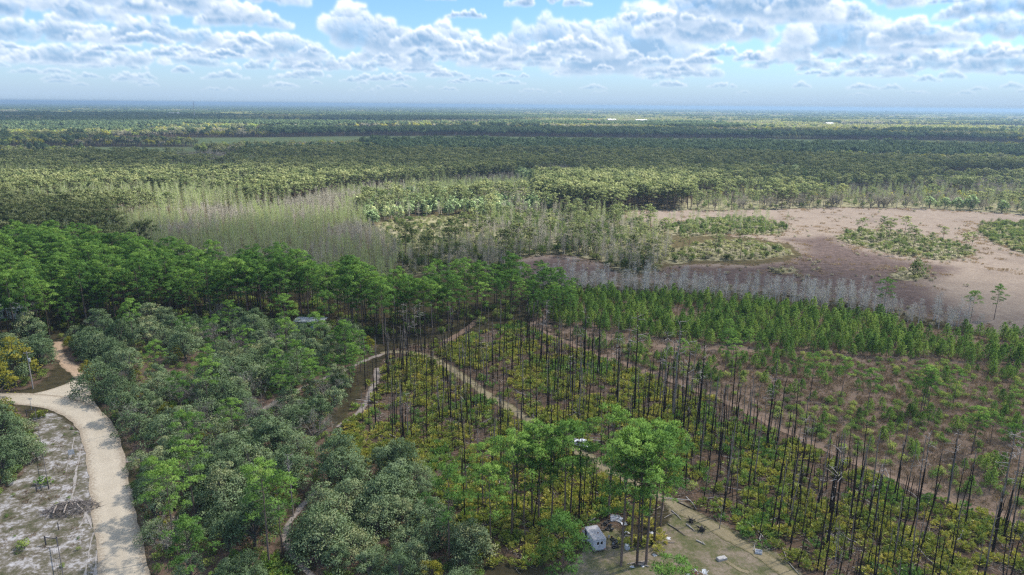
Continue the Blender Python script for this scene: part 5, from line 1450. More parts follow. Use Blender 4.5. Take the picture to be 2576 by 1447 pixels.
# ---- the white step van
va, vc, vb = at(2227 / 1.4907, 2027 / 1.4907, 2.2), at(2273 / 1.4907, 2020 / 1.4907, 2.2), at(2193 / 1.4907, 1975 / 1.4907, 2.2)
fwd = np.array(vb) - np.array(va); yaw = math.atan2(-fwd[0], fwd[1])
rear = (np.array(va) + np.array(vc)) / 2; f_ = fwd / np.linalg.norm(fwd)
vcn = rear + f_ * 1.95
van = empty('step_van', (vcn[0], vcn[1], 0.0), yaw)
tag(van, 'old white step van with two small rear windows parked among pines', 'van')
W2, LB, LF, ZF_, ZT = 1.0, -1.95, 1.75, 0.42, 2.12
part('body', van, B['white'], lambda m: (prism(m, [(LB, ZF_), (LF, ZF_), (LF, 1.2), (LF - .12, ZT), (LB, ZT)], -W2, -W2 + .05), prism(m, [(LB, ZF_), (LF, ZF_), (LF, 1.2), (LF - .12, ZT), (LB, ZT)], W2 - .05, W2),
     box(m, -W2 + .05, W2 - .05, LB, LB + .05, ZF_, ZT), box(m, -W2 + .05, W2 - .05, LF - .35, LF - .3, ZF_, ZT), box(m, -W2 + .05, W2 - .05, LB + .05, LF - .35, ZF_, ZF_ + .06)))
rf = part('roof', van, B['roof'], lambda m: (prism(m, [(LB - .04, ZT), (LF - .05, ZT), (LF - .1, ZT + .1), (LB, ZT + .1)], -W2 - .02, W2 + .02),))
part('roof_rib', rf, B['white'], lambda m: [box(m, -W2, W2, y, y + .03, ZT + .1, ZT + .115) for y in (-1.2, -.3, .6)])
part('vent', rf, B['rust'], lambda m: box(m, .25, .45, -.45, -.25, ZT + .1, ZT + .15))
part('hood', van, B['white'], lambda m: prism(m, [(LF, ZF_), (LF + .62, ZF_), (LF + .6, .95), (LF + .45, 1.08), (LF, 1.2)], -.82, .82))
part('windshield', van, B['glass'], lambda m: prism(m, [(LF + .003, 1.22), (LF - .02, 1.25), (LF - .112, 2.05), (LF - .09, 2.02)], -.85, .85))
for s in (-1, 1):
    d = part('rear_door', van, B['white'], lambda m: box(m, min(s * .02, s * .9), max(s * .02, s * .9), LB - .03, LB - .002, ZF_ + .08, ZT - .12))
    part('window', d, B['glass'], lambda m: box(m, min(s * .14, s * .46), max(s * .14, s * .46), LB - .042, LB - .031, 1.38, 1.82))
    part('handle', d, B['steel'], lambda m: box(m, min(s * .05, s * .1), max(s * .05, s * .1), LB - .06, LB - .03, 1.05, 1.2))
    part('tail_light', van, B['red'], lambda m: box(m, min(s * .78, s * .95), max(s * .78, s * .95), LB - .05, LB - .031, .5, .6))
    part('headlight', van, B['gal'], lambda m: box(m, min(s * .5, s * .75), max(s * .5, s * .75), LF + .6, LF + .64, .7, .88))
    part('mirror', van, B['white'], lambda m: (box(m, min(s * W2, s * 1.3), max(s * W2, s * 1.3), LF - .2, LF - .17, 1.5, 1.53), box(m, min(s * 1.2, s * 1.4), max(s * 1.2, s * 1.4), LF - .25, LF - .17, 1.3, 1.75)))
    part('dark_cab_opening', van, B['glass'], lambda m: box(m, min(s * W2, s * (W2 + .012)), max(s * W2, s * (W2 + .012)), LF - .95, LF - .28, .7, 1.95))  # dark sheet standing in for the shaded inside of the open cab doorway
    part('wheel_arch', van, B['rubber'], lambda m: (box(m, min(s * W2, s * (W2 + .008)), max(s * W2, s * (W2 + .008)), -1.35, -.5, ZF_, .82)))
    wheel(van, s * .9, -.92, .36, .36, s); wheel(van, s * .8, LF + .05, .36, .36, s)
part('bumper', van, B['steel'], lambda m: box(m, -.98, .98, LB - .16, LB - .05, .4, .5))
part('stripe', van, B['gal'], lambda m: [box(m, s * (W2 + .004) - .004, s * (W2 + .004) + .004, LB + .05, LF - 1.0, 1.18, 1.24) for s in (-1, 1)])

# ---- tyres of the dump
tyre_me = MB(); ring(tyre_me, .24, .085); tyre_me = tyre_me.mesh('tyre', [B['rubber']])
rim_me = MB(); disc(rim_me, .17, .05); rim_me = rim_me.mesh('rim', [B['steel']])
for k, (x, y, z, tx, ty, rim, lb) in enumerate(((850, 492, .1, .1, 0, 0, 'black tyre lying flat at the far side of the tyre heap'), (775, 552, .1, -.1, .1, 0, 'black tyre at the van side of the tyre heap'), (812, 520, .3, .3, .2, 0, 'black tyre on top at the back of the heap'),
        (872, 592, .1, 0, .1, 0, 'black tyre in the middle of the tyre heap'), (835, 632, .1, .15, 0, 0, 'black tyre at the front of the tyre heap next to the van'), (922, 632, .28, .5, .2, 1, 'tyre with a pale rim leaning on the palmetto'), (890, 560, .3, .2, -.2, 0, 'black tyre lying over two others in the heap'),
        (930, 815, .1, .1, .1, 0, 'black tyre behind the pair with rims'), (948, 885, .3, 1.2, 0, 1, 'tyre with a pale rim standing nearest the van'), (1000, 850, .3, 1.2, .2, 1, 'second standing tyre with a pale rim'), (1045, 835, .3, 1.2, .2, 0, 'standing black tyre beside the thick pine trunk'),
        (950, 952, .1, .1, 0, 0, 'black tyre lying in front of the standing tyres'), (1010, 940, .12, .2, .1, 0, 'black tyre lying at the foot of the thick pine'))):
    X, Y = YD(x, y, z)
    t = empty('tyre', (X, Y, z)); t.rotation_euler = (tx, ty, k * .7); t.scale = (1.15,) * 3
    obj('tread', tyre_me, t)
    if rim:
        obj('rim', rim_me, t)
    tag(t, lb, 'tyre', 'tyres dumped beside the van')

# ---- junk
def thing(name, mat, fn, xy, z=0.0, rz=0.0, label='', cat='', group=None, rot=None):
    mb = MB(); fn(mb); o = obj(name, mb.mesh(name, mat if isinstance(mat, list) else [mat]), None, (xy[0], xy[1], z), rz)
    if rot:
        o.rotation_euler = rot
    return tag(o, label, cat, group)
def sheet(mb, w, h, n=14, amp=.05, seed=1):
    r = R_(seed); u, v = np.meshgrid(np.linspace(-.5, .5, n), np.linspace(0, 1, n))
    z = amp * np.sin(u * 40) + .18 * (fbm(u * 9 + seed, v * 9, 2.0, seed) - .5)
    V = np.stack([u * w, v * h, z], -1).reshape(-1, 3); i = (np.arange(n - 1)[:, None] * n + np.arange(n - 1)[None]).ravel()
    F = np.stack([i, i + 1, i + n + 1, i + n], 1)
    mb.add(V, F); mb.add(V - [0, 0, .02], F[:, ::-1])
G = 'junk in the yard'
thing('corrugated_sheet', B['tarp'], lambda m: sheet(m, 1.4, .9, 24, .03, 2), YD(965, 500), .05, .2, 'grey-white corrugated sheet propped up behind the tyres', 'sheet', G, (1.1, .1, .2))
thing('bent_sheet', B['white'], lambda m: sheet(m, .6, .9, 8, 0, 3), YD(1045, 520), .05, -.3, 'white bent panel leaning beside the corrugated sheet', 'sheet', G, (.9, .3, -.4))
thing('bent_sheet', B['white'], lambda m: sheet(m, 1.1, .6, 8, 0, 5), YD(1150, 570), .06, .5, 'white panel with a rusty edge lying behind the thick pine', 'sheet', G, (.35, .2, .5))
thing('metal_pipe', B['gal'], lambda m: tube([(-.9, 0, 0), (.9, 0, .1)], .05, 6, mb=m), YD(960, 395, .5), .6, -.35, 'pale pipe lying across the top of the corrugated sheet', 'pipe', G)
thing('bucket', B['white'], lambda m: (tube([(0, 0, 0), (0, 0, .38)], [.13, .17], 12, mb=m, cap=False), tube([(0, 0, .05), (0, 0, .06)], .13, 12, mb=m)), YD(865, 785), 0, 0, 'small white bucket beside the van', 'bucket', G)
thing('bucket', B['rust'], lambda m: (tube([(0, 0, 0), (0, 0, .36)], [.13, .16], 12, mb=m, cap=False), tube([(0, 0, .05), (0, 0, .06)], .13, 12, mb=m)), YD(912, 800), 0, 0, 'small rusty bucket behind the standing tyres', 'bucket', G)
def appliance(m):
    box(m, -.32, .32, -.3, .3, 0, .75); box(m, -.3, .3, -.325, -.302, .05, .34); box(m, -.3, .3, -.325, -.302, .4, .7); box(m, -.25, .25, -.335, -.326, .2, .23)
thing('appliance', B['white'], appliance, YD(1188, 985), 0, .35, 'small white kitchen appliance standing in the palmetto', 'appliance', G)
def rag(m, w, seed):
    n = 12; u, v = np.meshgrid(np.linspace(-1, 1, n), np.linspace(-1, 1, n)); z = np.clip(.3 * w * (1.1 - u ** 2 - v ** 2) + .25 * w * (fbm(u * 3 + seed, v * 3, 1.0, seed) - .4), .012, 9)
    i = (np.arange(n - 1)[:, None] * n + np.arange(n - 1)[None]).ravel()
    m.add(np.stack([u * w * (1 + .2 * np.sin(v * 4 + seed)), v * w * .8, z], -1).reshape(-1, 3), np.stack([i, i + 1, i + n + 1, i + n], 1), 0, .5, True)
for x, y, w, lb, f in ((1185, 690, .38, 'white bag lying behind the thick pine trunk', YD), (1625, 705, .4, 'white bag hanging against the pine beside the fallen log', YD), (1890, 800, .4, 'crumpled white bag on the grass beyond the pines', YD), (1275, 1300, .3, 'crumpled white bag by the woodpile at the pine feet', YD),
                       (1465, 1285, .3, 'grey tin lump by the woodpile at the pine feet', YD), (150, 1020, .4, 'white plastic lump under the pine crown beside the van', YD), (225, 725, .45, 'white bag beside the yard palmettos', TK), (20, 995, .35, 'scrap of white plastic at the yard edge', TK)):
    thing('plastic_bag', B['tarp'], lambda m: rag(m, w, x % 17), f(x, y), .01, x % 6, lb, 'bag', G)
thing('concrete_block', B['conc'], lambda m: (box(m, -.75, .75, -.36, .36, 0, .34), box(m, -.7, .1, -.3, .3, .34, .42)), TK(1098, 1068), 0, .35, 'pale concrete block on the grass clearing', 'block')
thing('white_crate', B['white'], lambda m: [box(m, -.5, .5, -.34, -.3, 0, .4), box(m, -.5, .5, .3, .34, 0, .4), box(m, -.5, -.46, -.3, .3, 0, .4), box(m, .46, .5, -.3, .3, 0, .4), box(m, -.46, .46, -.3, .3, 0, .04)], TK(1692, 962), 0, -.3, 'open white crate at the edge of the burnt palmetto', 'crate')
thing('loading_plate', B['tarp'], lambda m: box(m, -.7, .7, -.45, .45, .02, .08), YD(425, 815), .05, .25, 'pale flat board on the ground beside the van', 'board', G)
def roots(m, s, seed):
    r = R_(seed); tube([(0, 0, 0), (0, 0, .35 * s), (.05, .05, .6 * s)], [.38 * s, .3 * s, .2 * s], 8, mb=m)
    for k in range(11):
        a = k * .6 + r.normal(0, .2); L = s * r.uniform(.5, 1.0)
        tube([(0, 0, .2 * s), (math.cos(a) * L * .5, math.sin(a) * L * .5, r.uniform(.1, .7) * s), (math.cos(a) * L, math.sin(a) * L, r.uniform(.0, 1.0) * s)], [.12 * s, .08 * s, .02], 5, mb=m, cap=False)
thing('charred_stump', B['charw'], lambda m: roots(m, .95, 3), TK(605, 465), 0, .4, 'charred root stump beside the dirt track, the farther of two', 'stump', 'charred stumps by the track')
thing('charred_stump', B['charw'], lambda m: roots(m, 1.15, 5), TK(775, 605), 0, 1.4, 'charred root stump beside the dirt track, the nearer and larger of two', 'stump', 'charred stumps by the track')
# woodpile at the feet of the front pines, scrap heap at the bottom edge
wp = empty('woodpile', (*YD(1400, 1265), 0)); tag(wp, 'small pile of cut wood at the feet of the front pines', 'woodpile')
for k in range(9):
    r = R_(900 + k); a = r.uniform(-.5, .5)
    part('split_log', wp, M['stick'], lambda m: tube([(-.6, 0, 0), (0, .03, 0), (.6, 0, .02)], [.09, .1, .08], 6, mb=m), (r.uniform(-1.0, 1.0), r.uniform(-.4, .4), .09 + .13 * (k % 3))).rotation_euler = (0, r.normal(0, .1), a)
sh = empty('scrap_heap', (*TK(715, 1345), 0)); tag(sh, 'heap of scrap metal and white sheets at the bottom edge of the clearing', 'scrap heap')
for k in range(12):
    r = R_(930 + k)
    o = part('scrap_sheet' if k % 2 else 'scrap_bar', sh, [B['gal'], B['rust'], B['tarp']][k % 3], (lambda m: sheet(m, .9, .6, 6, 0, k)) if k % 2 else (lambda m: tube([(-.8, 0, 0), (.8, 0, 0)], .05, 5, mb=m)), (r.uniform(-1.4, 1.4), r.uniform(-.5, .5), r.uniform(.15, .8)))
    o.rotation_euler = (r.normal(0, .6), r.normal(0, .5), r.uniform(0, 3))

# ---- parked car on the dirt track, half hidden behind a pine crown
cx, cy = CR(1100, 640)
car = empty('parked_car', (cx, cy, 0), math.radians(52)); tag(car, 'white car parked on the dirt track behind the pine clump', 'car')
sec = [(-2.05, .42), (2.0, .42), (2.08, .62), (2.0, .78), (1.05, .92), (-1.2, .95), (-2.05, .9), (-2.1, .6)]
part('body', car, B['white'], lambda m: prism(m, sec, -.83, .83))
cab = part('cabin', car, B['glass'], lambda m: prism(m, [(-1.55, .93), (1.0, .92), (.35, 1.36), (-1.0, 1.38)], -.7, .7))
part('roof', cab, B['white'], lambda m: prism(m, [(-1.05, 1.382), (.4, 1.362), (.3, 1.42), (-.95, 1.43)], -.7, .7))
for s in (-1, 1):
    part('tail_light', car, B['red'], lambda m: box(m, min(s * .55, s * .8), max(s * .55, s * .8), -2.13, -2.06, .66, .84))
    part('headlight', car, B['gal'], lambda m: box(m, min(s * .5, s * .78), max(s * .5, s * .78), 2.0, 2.09, .62, .76))
    for y in (-1.3, 1.3):
        wheel(car, s * .78, y, .31, .31, s)

# ---- utility pole with transformer, street sign, yard sign
bx_, by_ = R1(400, 668)
up = empty('utility_pole', (bx_, by_, 0), .25); tag(up, 'wooden utility pole with a grey transformer can beside the sand road', 'utility pole')
part('pole', up, B['pole'], lambda m: tube([(0, 0, 0), (0, 0, 9.2)], [.15, .1], 8, mb=m))
part('crossarm', up, B['pole'], lambda m: box(m, -.75, .75, -.06, .06, 8.75, 8.87))
for x in (-.65, 0.3, .65):
    part('insulator', up, B['gal'], lambda m: tube([(x, 0, 8.87), (x, 0, 9.02)], [.05, .03], 6, mb=m))
part('transformer', up, B['gal'], lambda m: (tube([(.3, -.05, 6.7), (.3, -.05, 7.5)], .24, 12, mb=m), tube([(.3, -.05, 6.71), (.3, -.05, 6.7)], .24, 12, mb=m), box(m, .05, .15, -.1, .1, 6.9, 7.3)))
part('wire', up, B['post'], lambda m: [tube([(-.65 + dx, 0, 9.0)] + [(-.65 + dx + 45 * t, -12 * t, 9.0 - 2.2 * math.sin(math.pi * t)) for t in (.25, .5, .75, 1)], .014, 3, mb=m, cap=False) for dx in (0, 1.3)])
sx_, sy_ = R1(383, 925)
ss = empty('street_sign', (sx_, sy_, 0), .1); tag(ss, 'thin street name sign on a post at the road bend', 'sign')
part('post', ss, B['gal'], lambda m: tube([(0, 0, 0), (0, 0, 2.5)], .035, 6, mb=m))
part('blade', ss, B['gal'], lambda m: box(m, -.42, .42, -.015, .015, 2.5, 2.7))
yx, yy = at(181, 1150)
ys = empty('yard_sign', (yx, yy, 0), .6); tag(ys, 'grey two-panel sign seen from behind on the sandy lot', 'sign')
for s in (-1, 1):
    part('post', ys, B['pole'], lambda m: box(m, s * .45 - .04, s * .45 + .04, -.04, .04, 0, 1.6))
for z0, z1 in ((.55, 1.0), (1.06, 1.55)):
    part('panel', ys, B['gal'], lambda m: box(m, -.5, .5, -.075, -.045, z0, z1))

# ---- fences of the sandy lot: braced end posts, line posts, dark top rail and wires
def fence(P, ends, label):
    P = [np.array(p) for p in P]; root = empty('wire_fence', (P[0][0], P[0][1], 0)); tag(root, label, 'fence', 'fences of the sandy lot')
    o0 = P[0]; L = np.linalg.norm(P[1] - P[0]); n = max(2, int(L / 3.4)); H = 1.45
    for k in range(n + 1):
        q = (P[0] + (P[1] - P[0]) * k / n) - o0; th = .1 if k in (0, n) else .05
        part('post', root, B['post'], lambda m: tube([(q[0], q[1], 0), (q[0], q[1], H + (.15 if th > .06 else 0))], th, 6, mb=m))
    e = P[1] - o0
    part('top_rail', root, B['post'], lambda m: tube([(0, 0, H - .05), (e[0], e[1], H - .05)], .06, 6, mb=m))
    for z in (.35, .7, 1.05):
        part('wire', root, B['gal'], lambda m: tube([(0, 0, z), (e[0], e[1], z)], .012, 3, mb=m, cap=False))
    for base, q in ends:
        q = np.array(q) - o0; b = (P[0] if base == 0 else P[1]) - o0
        part('brace_post', root, B['post'], lambda m: tube([(q[0], q[1], 0), (q[0], q[1], H + .1)], .1, 6, mb=m))
        part('brace_rail', root, B['post'], lambda m: tube([(b[0], b[1], H - .15), (q[0], q[1], H - .15)], .065, 6, mb=m))
fence([at(90, 1043), at(123, 1231)], [(0, at(68, 1048)), (1, at(93, 1238))], 'dark wire fence between the road bend and the middle of the sandy lot')
fence([at(146, 1374), at(168, 1500)], [(0, at(115.8, 1371))], 'dark wire fence with a braced end post at the bottom of the sandy lot')
thing('fence_post', B['post'], lambda m: (tube([(0, 0, 0), (0, 0, 1.3)], .07, 6, mb=m), tube([(.07, 0, 1.0), (.16, 0, 1.0)], .04, 5, mb=m)), R2(698, 912), 0, 0, 'single dark post beside the brush pile', 'post')

# ---- brush pile
bp_ = empty('brush_pile', (*at(180, 1283), 0), .3); tag(bp_, 'heap of grey cut branches on the sandy lot beside the road', 'brush pile')
def brush(m):
    r = R_(77)
    for k in range(420):
        a = r.random() * 6.28; q = math.sqrt(r.random()); x, y = 4.2 * q * math.cos(a), 2.3 * q * math.sin(a)
        z = 1.25 * (1 - q ** 2) * r.random() + .05; L = r.uniform(.5, 1.5); b = r.random() * 6.28; e = r.normal(0, .35)
        tube([(x, y, z), (x + L * .5 * math.cos(b), y + L * .5 * math.sin(b), max(.03, z + e * .4)), (x + L * math.cos(b + .2), y + L * math.sin(b + .2), max(.02, z + e))], [.05, .035, .012], 3, mb=m, cap=False)
tag(part('branches', bp_, M['greywood'], brush), kind='stuff')
for k in range(7):
    r = R_(60 + k)
    part('cut_log', bp_, M['stick'], lambda m: tube([(-1, 0, 0), (0, .05, .05), (1, 0, 0)], [.13, .12, .1], 6, mb=m), (r.uniform(-2.5, 2.5), r.uniform(-1.2, 1.2), r.uniform(.2, .8))).rotation_euler = (0, r.normal(0, .25), r.uniform(0, 3))

# ---- fallen logs that stand out
GL = 'fallen logs'
def log(p0, p1, rad, mat, label, bend=.1, z=.12, lift=0.0, grp=GL):
    p0 = np.array(p0); p1 = np.array(p1); d = p1 - p0; s = np.array([-d[1], d[0]]) * bend
    mb = MB(); tube([(0, 0, z), (*(d * .5 + s), z + lift * .3), (*d, z + lift)], [rad, rad * .85, rad * .5], 6, mb=mb)
    L = np.linalg.norm(d); r = R_(int(abs(p0[0] * 31 + p1[1] * 7)))
    for k in range(3):
        t = r.uniform(.4, .95); c = np.array([*(d * t + s * (1 - abs(2 * t - 1))), z + lift * t]); a = r.random() * 6.28
        tube([c, c + [math.cos(a) * .35, math.sin(a) * .35, r.uniform(.1, .5)]], [rad * .3, .01], 3, mb=mb, cap=False)
    o = obj('fallen_log', mb.mesh('fallen_log', [mat]), None, (p0[0], p0[1], 0)); return tag(o, label, 'log', grp)
for f, a, b, rad, mt, lb, bd in ((YD, (1150, 765), (1640, 830), .13, 'deadwood', 'pale log lying behind the front pine trunks of the yard', .03), (YD, (1118, 832), (1278, 712), .06, 'deadwood', 'curved bare branch against the thick pine in the yard', .18), (YD, (1190, 1262), (1335, 1240), .08, 'deadwood', 'pale pole beside the woodpile', .05),
        (YD, (200, 685), (325, 590), .07, 'deadwood', 'pale pole lying by the front of the van', .0), (TK, (385, 145), (590, 245), .13, 'char', 'charred log beside the dirt track above the stumps', .02), (TK, (235, 500), (515, 690), .1, 'char', 'thin charred log below the track in the clearing', .02),
        (TK, (290, 285), (450, 435), .09, 'deadwood', 'pale thin log beside the yard pines', .03), (TK, (530, 505), (655, 605), .13, 'deadwood', 'pale log just below the charred stumps', .0), (TK, (690, 765), (835, 838), .12, 'deadwood', 'pale log on the grass in the middle of the clearing', .04),
        (TK, (525, 65), (690, 262), .09, 'deadwood', 'pale broken log against the palmetto above the track', .05), (TK, (130, 798), (345, 803), .08, 'deadwood', 'pale stick lying beside the yard palmettos', .02), (TK, (2080, 892), (2345, 1318), .09, 'deadwood', 'long bent bleached log at the lower end of the burn', -.08),
        (TK, (1612, 930), (1645, 795), .06, 'deadwood', 'short bleached stick at the clearing edge', .02), (CR, (870, 232), (1345, 140), .13, 'greywood', 'forked grey log beyond the parked car', .06), (CR, (1320, 425), (1600, 470), .13, 'deadwood', 'pale log beyond the parked car, the nearer piece', .02),
        (CR, (1590, 470), (2035, 490), .2, 'deadwood', 'thick pale log lying across the track side beyond the car', .0), (CR, (1010, 360), (1290, 372), .1, 'deadwood', 'pale plank-like log behind the parked car', .0), (TK, (175, 408), (345, 330), .06, 'deadwood', 'thin pale branch crossing the grass beside the yard', .05)):
    log(f(*a), f(*b), rad, M[mt], lb, bd)
r = R_(404)
lx, ly, _ = grid_pts(Z['burn'], 7.0, 405)
kk = off_tracks(lx, ly, .6) & ~inside(YARD, lx, ly); lx, ly = lx[kk], ly[kk]
od = np.argsort(np.hypot(lx, ly))[:110]
for i in od:
    a = r.random() * 3.14; L = r.uniform(1.5, 5.5); d = np.array([math.cos(a), math.sin(a)]) * L
    c = r.random() < .62
    p0 = np.array([lx[i], ly[i]])
    oak_side = lx[i] < np.interp(ly[i], TRW['burn'][0][::-1, 1], TRW['burn'][0][::-1, 0])
    log(p0, p0 + d, r.uniform(.05, .12), M['deadwood'] if c else M['greywood'], ('bleached' if c else 'grey') + ' fallen branch in the palmetto ' + ('between the dirt track and the oaks' if oak_side else 'beyond the dirt track'), r.normal(0, .08), r.uniform(.15, .45), r.uniform(0, .6), 'fallen branches of the burn')
def stick_patch(seed):
    r = R_(seed); m = MB()
    for k in range(16):
        x, y = r.uniform(-1.6, 1.6, 2); a = r.random() * 6.28; L = r.uniform(.4, 1.7); z = r.uniform(.03, .4); e = r.normal(0, .2)
        tube([(x, y, z), (x + math.cos(a) * L * .5, y + math.sin(a) * L * .5, max(.02, z + e * .5)), (x + math.cos(a + .15) * L, y + math.sin(a + .15) * L, max(.02, z + e))], [.035, .028, .01], 3, mb=m, cap=False)
    return m
wx_, wy_, r = grid_pts(Z['burn'], 2.9, 406)
kk = off_tracks(wx_, wy_, .5) & (r.random(len(wx_)) < .75); wx_, wy_ = wx_[kk], wy_[kk]
gn_scatter('woody_debris', [stick_patch(k).mesh('woody_debris', [M['stick']]) for k in range(5)], wx_, wy_, 0 * wx_, r.random(len(wx_)) * 6.28, r.uniform(.7, 1.2, len(wx_)), r.integers(0, 5, len(wx_)), 'dead sticks and burnt litter between the palmettos', 'debris')

# ---- tall dead pines with limbs
dt = [dead_tree(420 + k, 20, .2, 13 + k % 3, .5 + .08 * (k % 3), 2.4) for k in range(5)]
dt_me = [(t.mesh('trunk', [M['charred_top'] if 'charred_top' in M else M['greywood']]), [b.mesh('branch', [M['deadwood']]) for b in bs]) for t, bs in dt]
dt_black = [t.mesh('trunk', [M['char']]) for t, bs in dt]
for k, (u, v, h, blk, lb) in enumerate(((1693, 1051, 22, 0, 'tallest bleached dead pine with crooked upper limbs beside the firebreak'), (1596, 1035, 22, 1, 'tall dead pine with a stubby limbed top left of the tallest one'), (1553, 1025, 16, 1, 'black dead pine with a forked top before the pink grass'),
        (1757, 1073, 19, 1, 'dark dead pine with limbs at its tip beyond the tallest one'), (1669, 1046, 19, 1, 'dead pine with a short limbed tip just beside the tallest one'), (1717, 1089, 20, 1, 'slim dead pine in front of the tallest bleached one'), (2382, 1277, 14, 0, 'bleached leaning dead pine among the dark tufted pines'),
        (2495, 1400, 20, 1, 'tall grey dead pine near the edge with a bare top'), (2307, 1288, 15, 1, 'dead pine with spreading limbs behind the tufted pines'), (2200, 1325, 11, 0, 'short bleached dead pine with twisted limbs in the burn'), (2079, 1379, 17, 1, 'dead pine with a bent top in the lower burn'),
        (1060, 884, 13.5, 1, 'limbed dead pine at the upper corner of the burn'), (1020, 876, 12.5, 0, 'pale dead pine at the upper corner of the burn'), (1045, 890, 14, 1, 'dark dead pine between two limbed ones at the burn corner'), (738, 1299, 11, 0, 'dead tree with bare crooked limbs by the curving sand path'),
        (1026, 1100, 9.5, 0, 'grey dead tree with wide limbs at the oak edge of the burn'), (1225, 960, 12, 0, 'dead tree with a broom of fine limbs in the upper burn'), (1435, 1000, 10, 0, 'short dead tree with white limbs beyond the dirt track'), (1468, 930, 17, 1, 'slim dead pine in the upper burn near the firebreak'), (1375, 915, 17, 1, 'tall slim dead pine in the upper burn'), (1810, 1330, 5, 0, 'small dead tree with white forked limbs at the palmetto edge'),
        (1930, 1130, 15, 1, 'dead pine standing above the firebreak'), (2010, 1240, 14, 1, 'dead pine with few limbs in the middle of the burn'), (2527, 1330, 16, 1, 'dead pine at the edge of the view in the burn'), (2100, 1420, 6, 0, 'small whitish dead tree in the near burn'))):
    x, y = at(u, v); s = h / 20.0
    o = empty('dead_pine_tree', (x, y, 0), k * 1.3, s)
    q = max(1.0, s ** -.3); o.scale = (s * q, s * q, s)
    t, bs = dt_me[k % 5]
    obj('trunk', dt_black[k % 5] if blk else t, o)
    for b in bs:
        obj('branch', b, o)
    tag(o, lb, 'dead tree')

# ---- buildings glimpsed in the woods
def house(xy, w, d, h, rz, wallm, roofm, label, windows=0, pitch=.28):
    o = empty('house', (xy[0], xy[1], 0), rz); tag(o, label, 'house')
    part('wall', o, wallm, lambda m: box(m, -w / 2, w / 2, -d / 2, d / 2, 0, h))
    e = .5
    def gable(m):
        y = d / 2 + e; r_ = h + y * pitch * 2 * .5 + .1
        V = [(-w / 2 - e, -y, h), (w / 2 + e, -y, h), (w / 2 + e, 0, r_), (-w / 2 - e, 0, r_), (-w / 2 - e, y, h), (w / 2 + e, y, h)]
        m.add(V, [[0, 1, 2, 3], [3, 2, 5, 4], [0, 4, 5, 1]]); m.add(V, [[0, 3, 4], [1, 5, 2]])
    part('roof', o, roofm, gable)
    for k in range(windows):
        x = -w / 2 + w * (k + .7) / (windows + .4)
        part('window', o, B['glass'], lambda m: box(m, x - .5, x + .5, -d / 2 - .03, -d / 2 - .004, h * .38, h * .75))
    if windows:
        part('door', o, B['tile'], lambda m: box(m, -.45, .45, -d / 2 - .03, -d / 2 - .004, .02, 2.1))
    return o
house(at(28, 796), 13, 6, 3.4, .15, B['wall'], B['metal'], 'white-roofed house glimpsed through the pines of the dense stand', 3)
house(at(783, 826), 8, 4, 2.7, -.05, B['blue'], B['gal'], 'pale blue trailer house glimpsed over the oaks by the dark stand', 3, .1)
house(at(1308, 386), 16, 9, 7.5, .1, B['wall'], B['tile'], 'pale house with a brown roof in the dark woods beyond the marsh', 4)
house(at(1345, 387), 14, 8, 5.0, -.1, B['conc'], B['tile'], 'low grey outbuilding beside the pale house in the dark woods', 2)
for u, v, w, h, m, lb in ((1538, 312, 36, 16, B['metal'], 'long white barn in the far woods, nearest of the row'), (1612, 314, 42, 16, B['metal'], 'long white barn in the far woods, next in the row'), (1484, 311, 20, 15, B['redroof'], 'small red-roofed barn in the far woods'), (1797, 319, 34, 15, B['redroof'], 'red-roofed barn alone in the far woods'),
                          (2084, 322, 30, 15, B['metal'], 'white barn at the far end of the woods'), (20, 408, 14, 9, B['metal'], 'white-roofed house among grey trees at the picture edge'), (158, 449, 9, 8, B['metal'], 'small white-roofed house among grey leafless trees'), (440, 298, 40, 20, B['metal'], 'white barn in the far dark pine forest'), (1748, 404, 12, 8, B['metal'], 'small white roof in the dark woods beyond the marsh clump'), (635, 405, 9, 8, B['metal'], 'tiny white roof in the dim woods behind the pines')):
    house(at(u, v), w, w * .45, h, (u % 7) * .08, B['wall'], m, lb, 0, .3)
mast = empty('radio_mast', (*at(491, 306), 0)); tag(mast, 'thin lattice radio mast on the horizon', 'mast')
mleg = lambda k, z: ((1.8 - 1.4 * z / 69) * math.cos(k * 2.094), (1.8 - 1.4 * z / 69) * math.sin(k * 2.094), z)
for k in range(3):
    part('leg', mast, B['gal'], lambda m: tube([mleg(k, 0), mleg(k, 69)], .3, 4, mb=m))
part('lattice', mast, B['rust'], lambda m: [tube([mleg(k, z), mleg(k + 1, z + 6)], .15, 3, mb=m, cap=False) for z in range(0, 60, 6) for k in range(3)])
# ---- bushes on the sandy lot
for kn, u, v, s, lb in (('palm', 108, 1047, 1.25, 'palmetto clump at the braced fence corner'), ('palm', 98, 1050, 1.1, 'palmetto clump just behind the fence corner'), ('palmg', 100, 1216, .9, 'small palmetto beside the fence in the sandy lot'), ('palmg', 117, 1220, 1.0, 'dark palmetto touching the fence in the sandy lot'), ('shrub', 63, 1380, 1.15, 'yellowish round bush near the braced fence end')):
    x, y = at(u, v); kd = K[kn]
    o = obj(kd.name, kd.single[0][0][1], None, (x, y, 0)); o.scale = (s,) * 3; tag(o, lb, CATS[kn])

# ================================================================== haze
def haze(density, col):
    m, nt, out = nodes_of('haze_air')
    v = nt.nodes.new('ShaderNodeVolumePrincipled')
    v.inputs['Density'].default_value = density; v.inputs['Color'].default_value = (*col, 1); v.inputs['Anisotropy'].default_value = 0.2
    nt.links.new(v.outputs[0], out.inputs['Volume'])
    mb = MB(); box(mb, -24500, 24500, -450, 30500, -1.2, 71.5)
    o = obj('haze', mb.mesh('haze', [m])); return tag(o, 'pale blue haze over the far forest', 'haze', None, 'stuff')
haze(1.7e-4, (0.25, 0.385, 0.56))

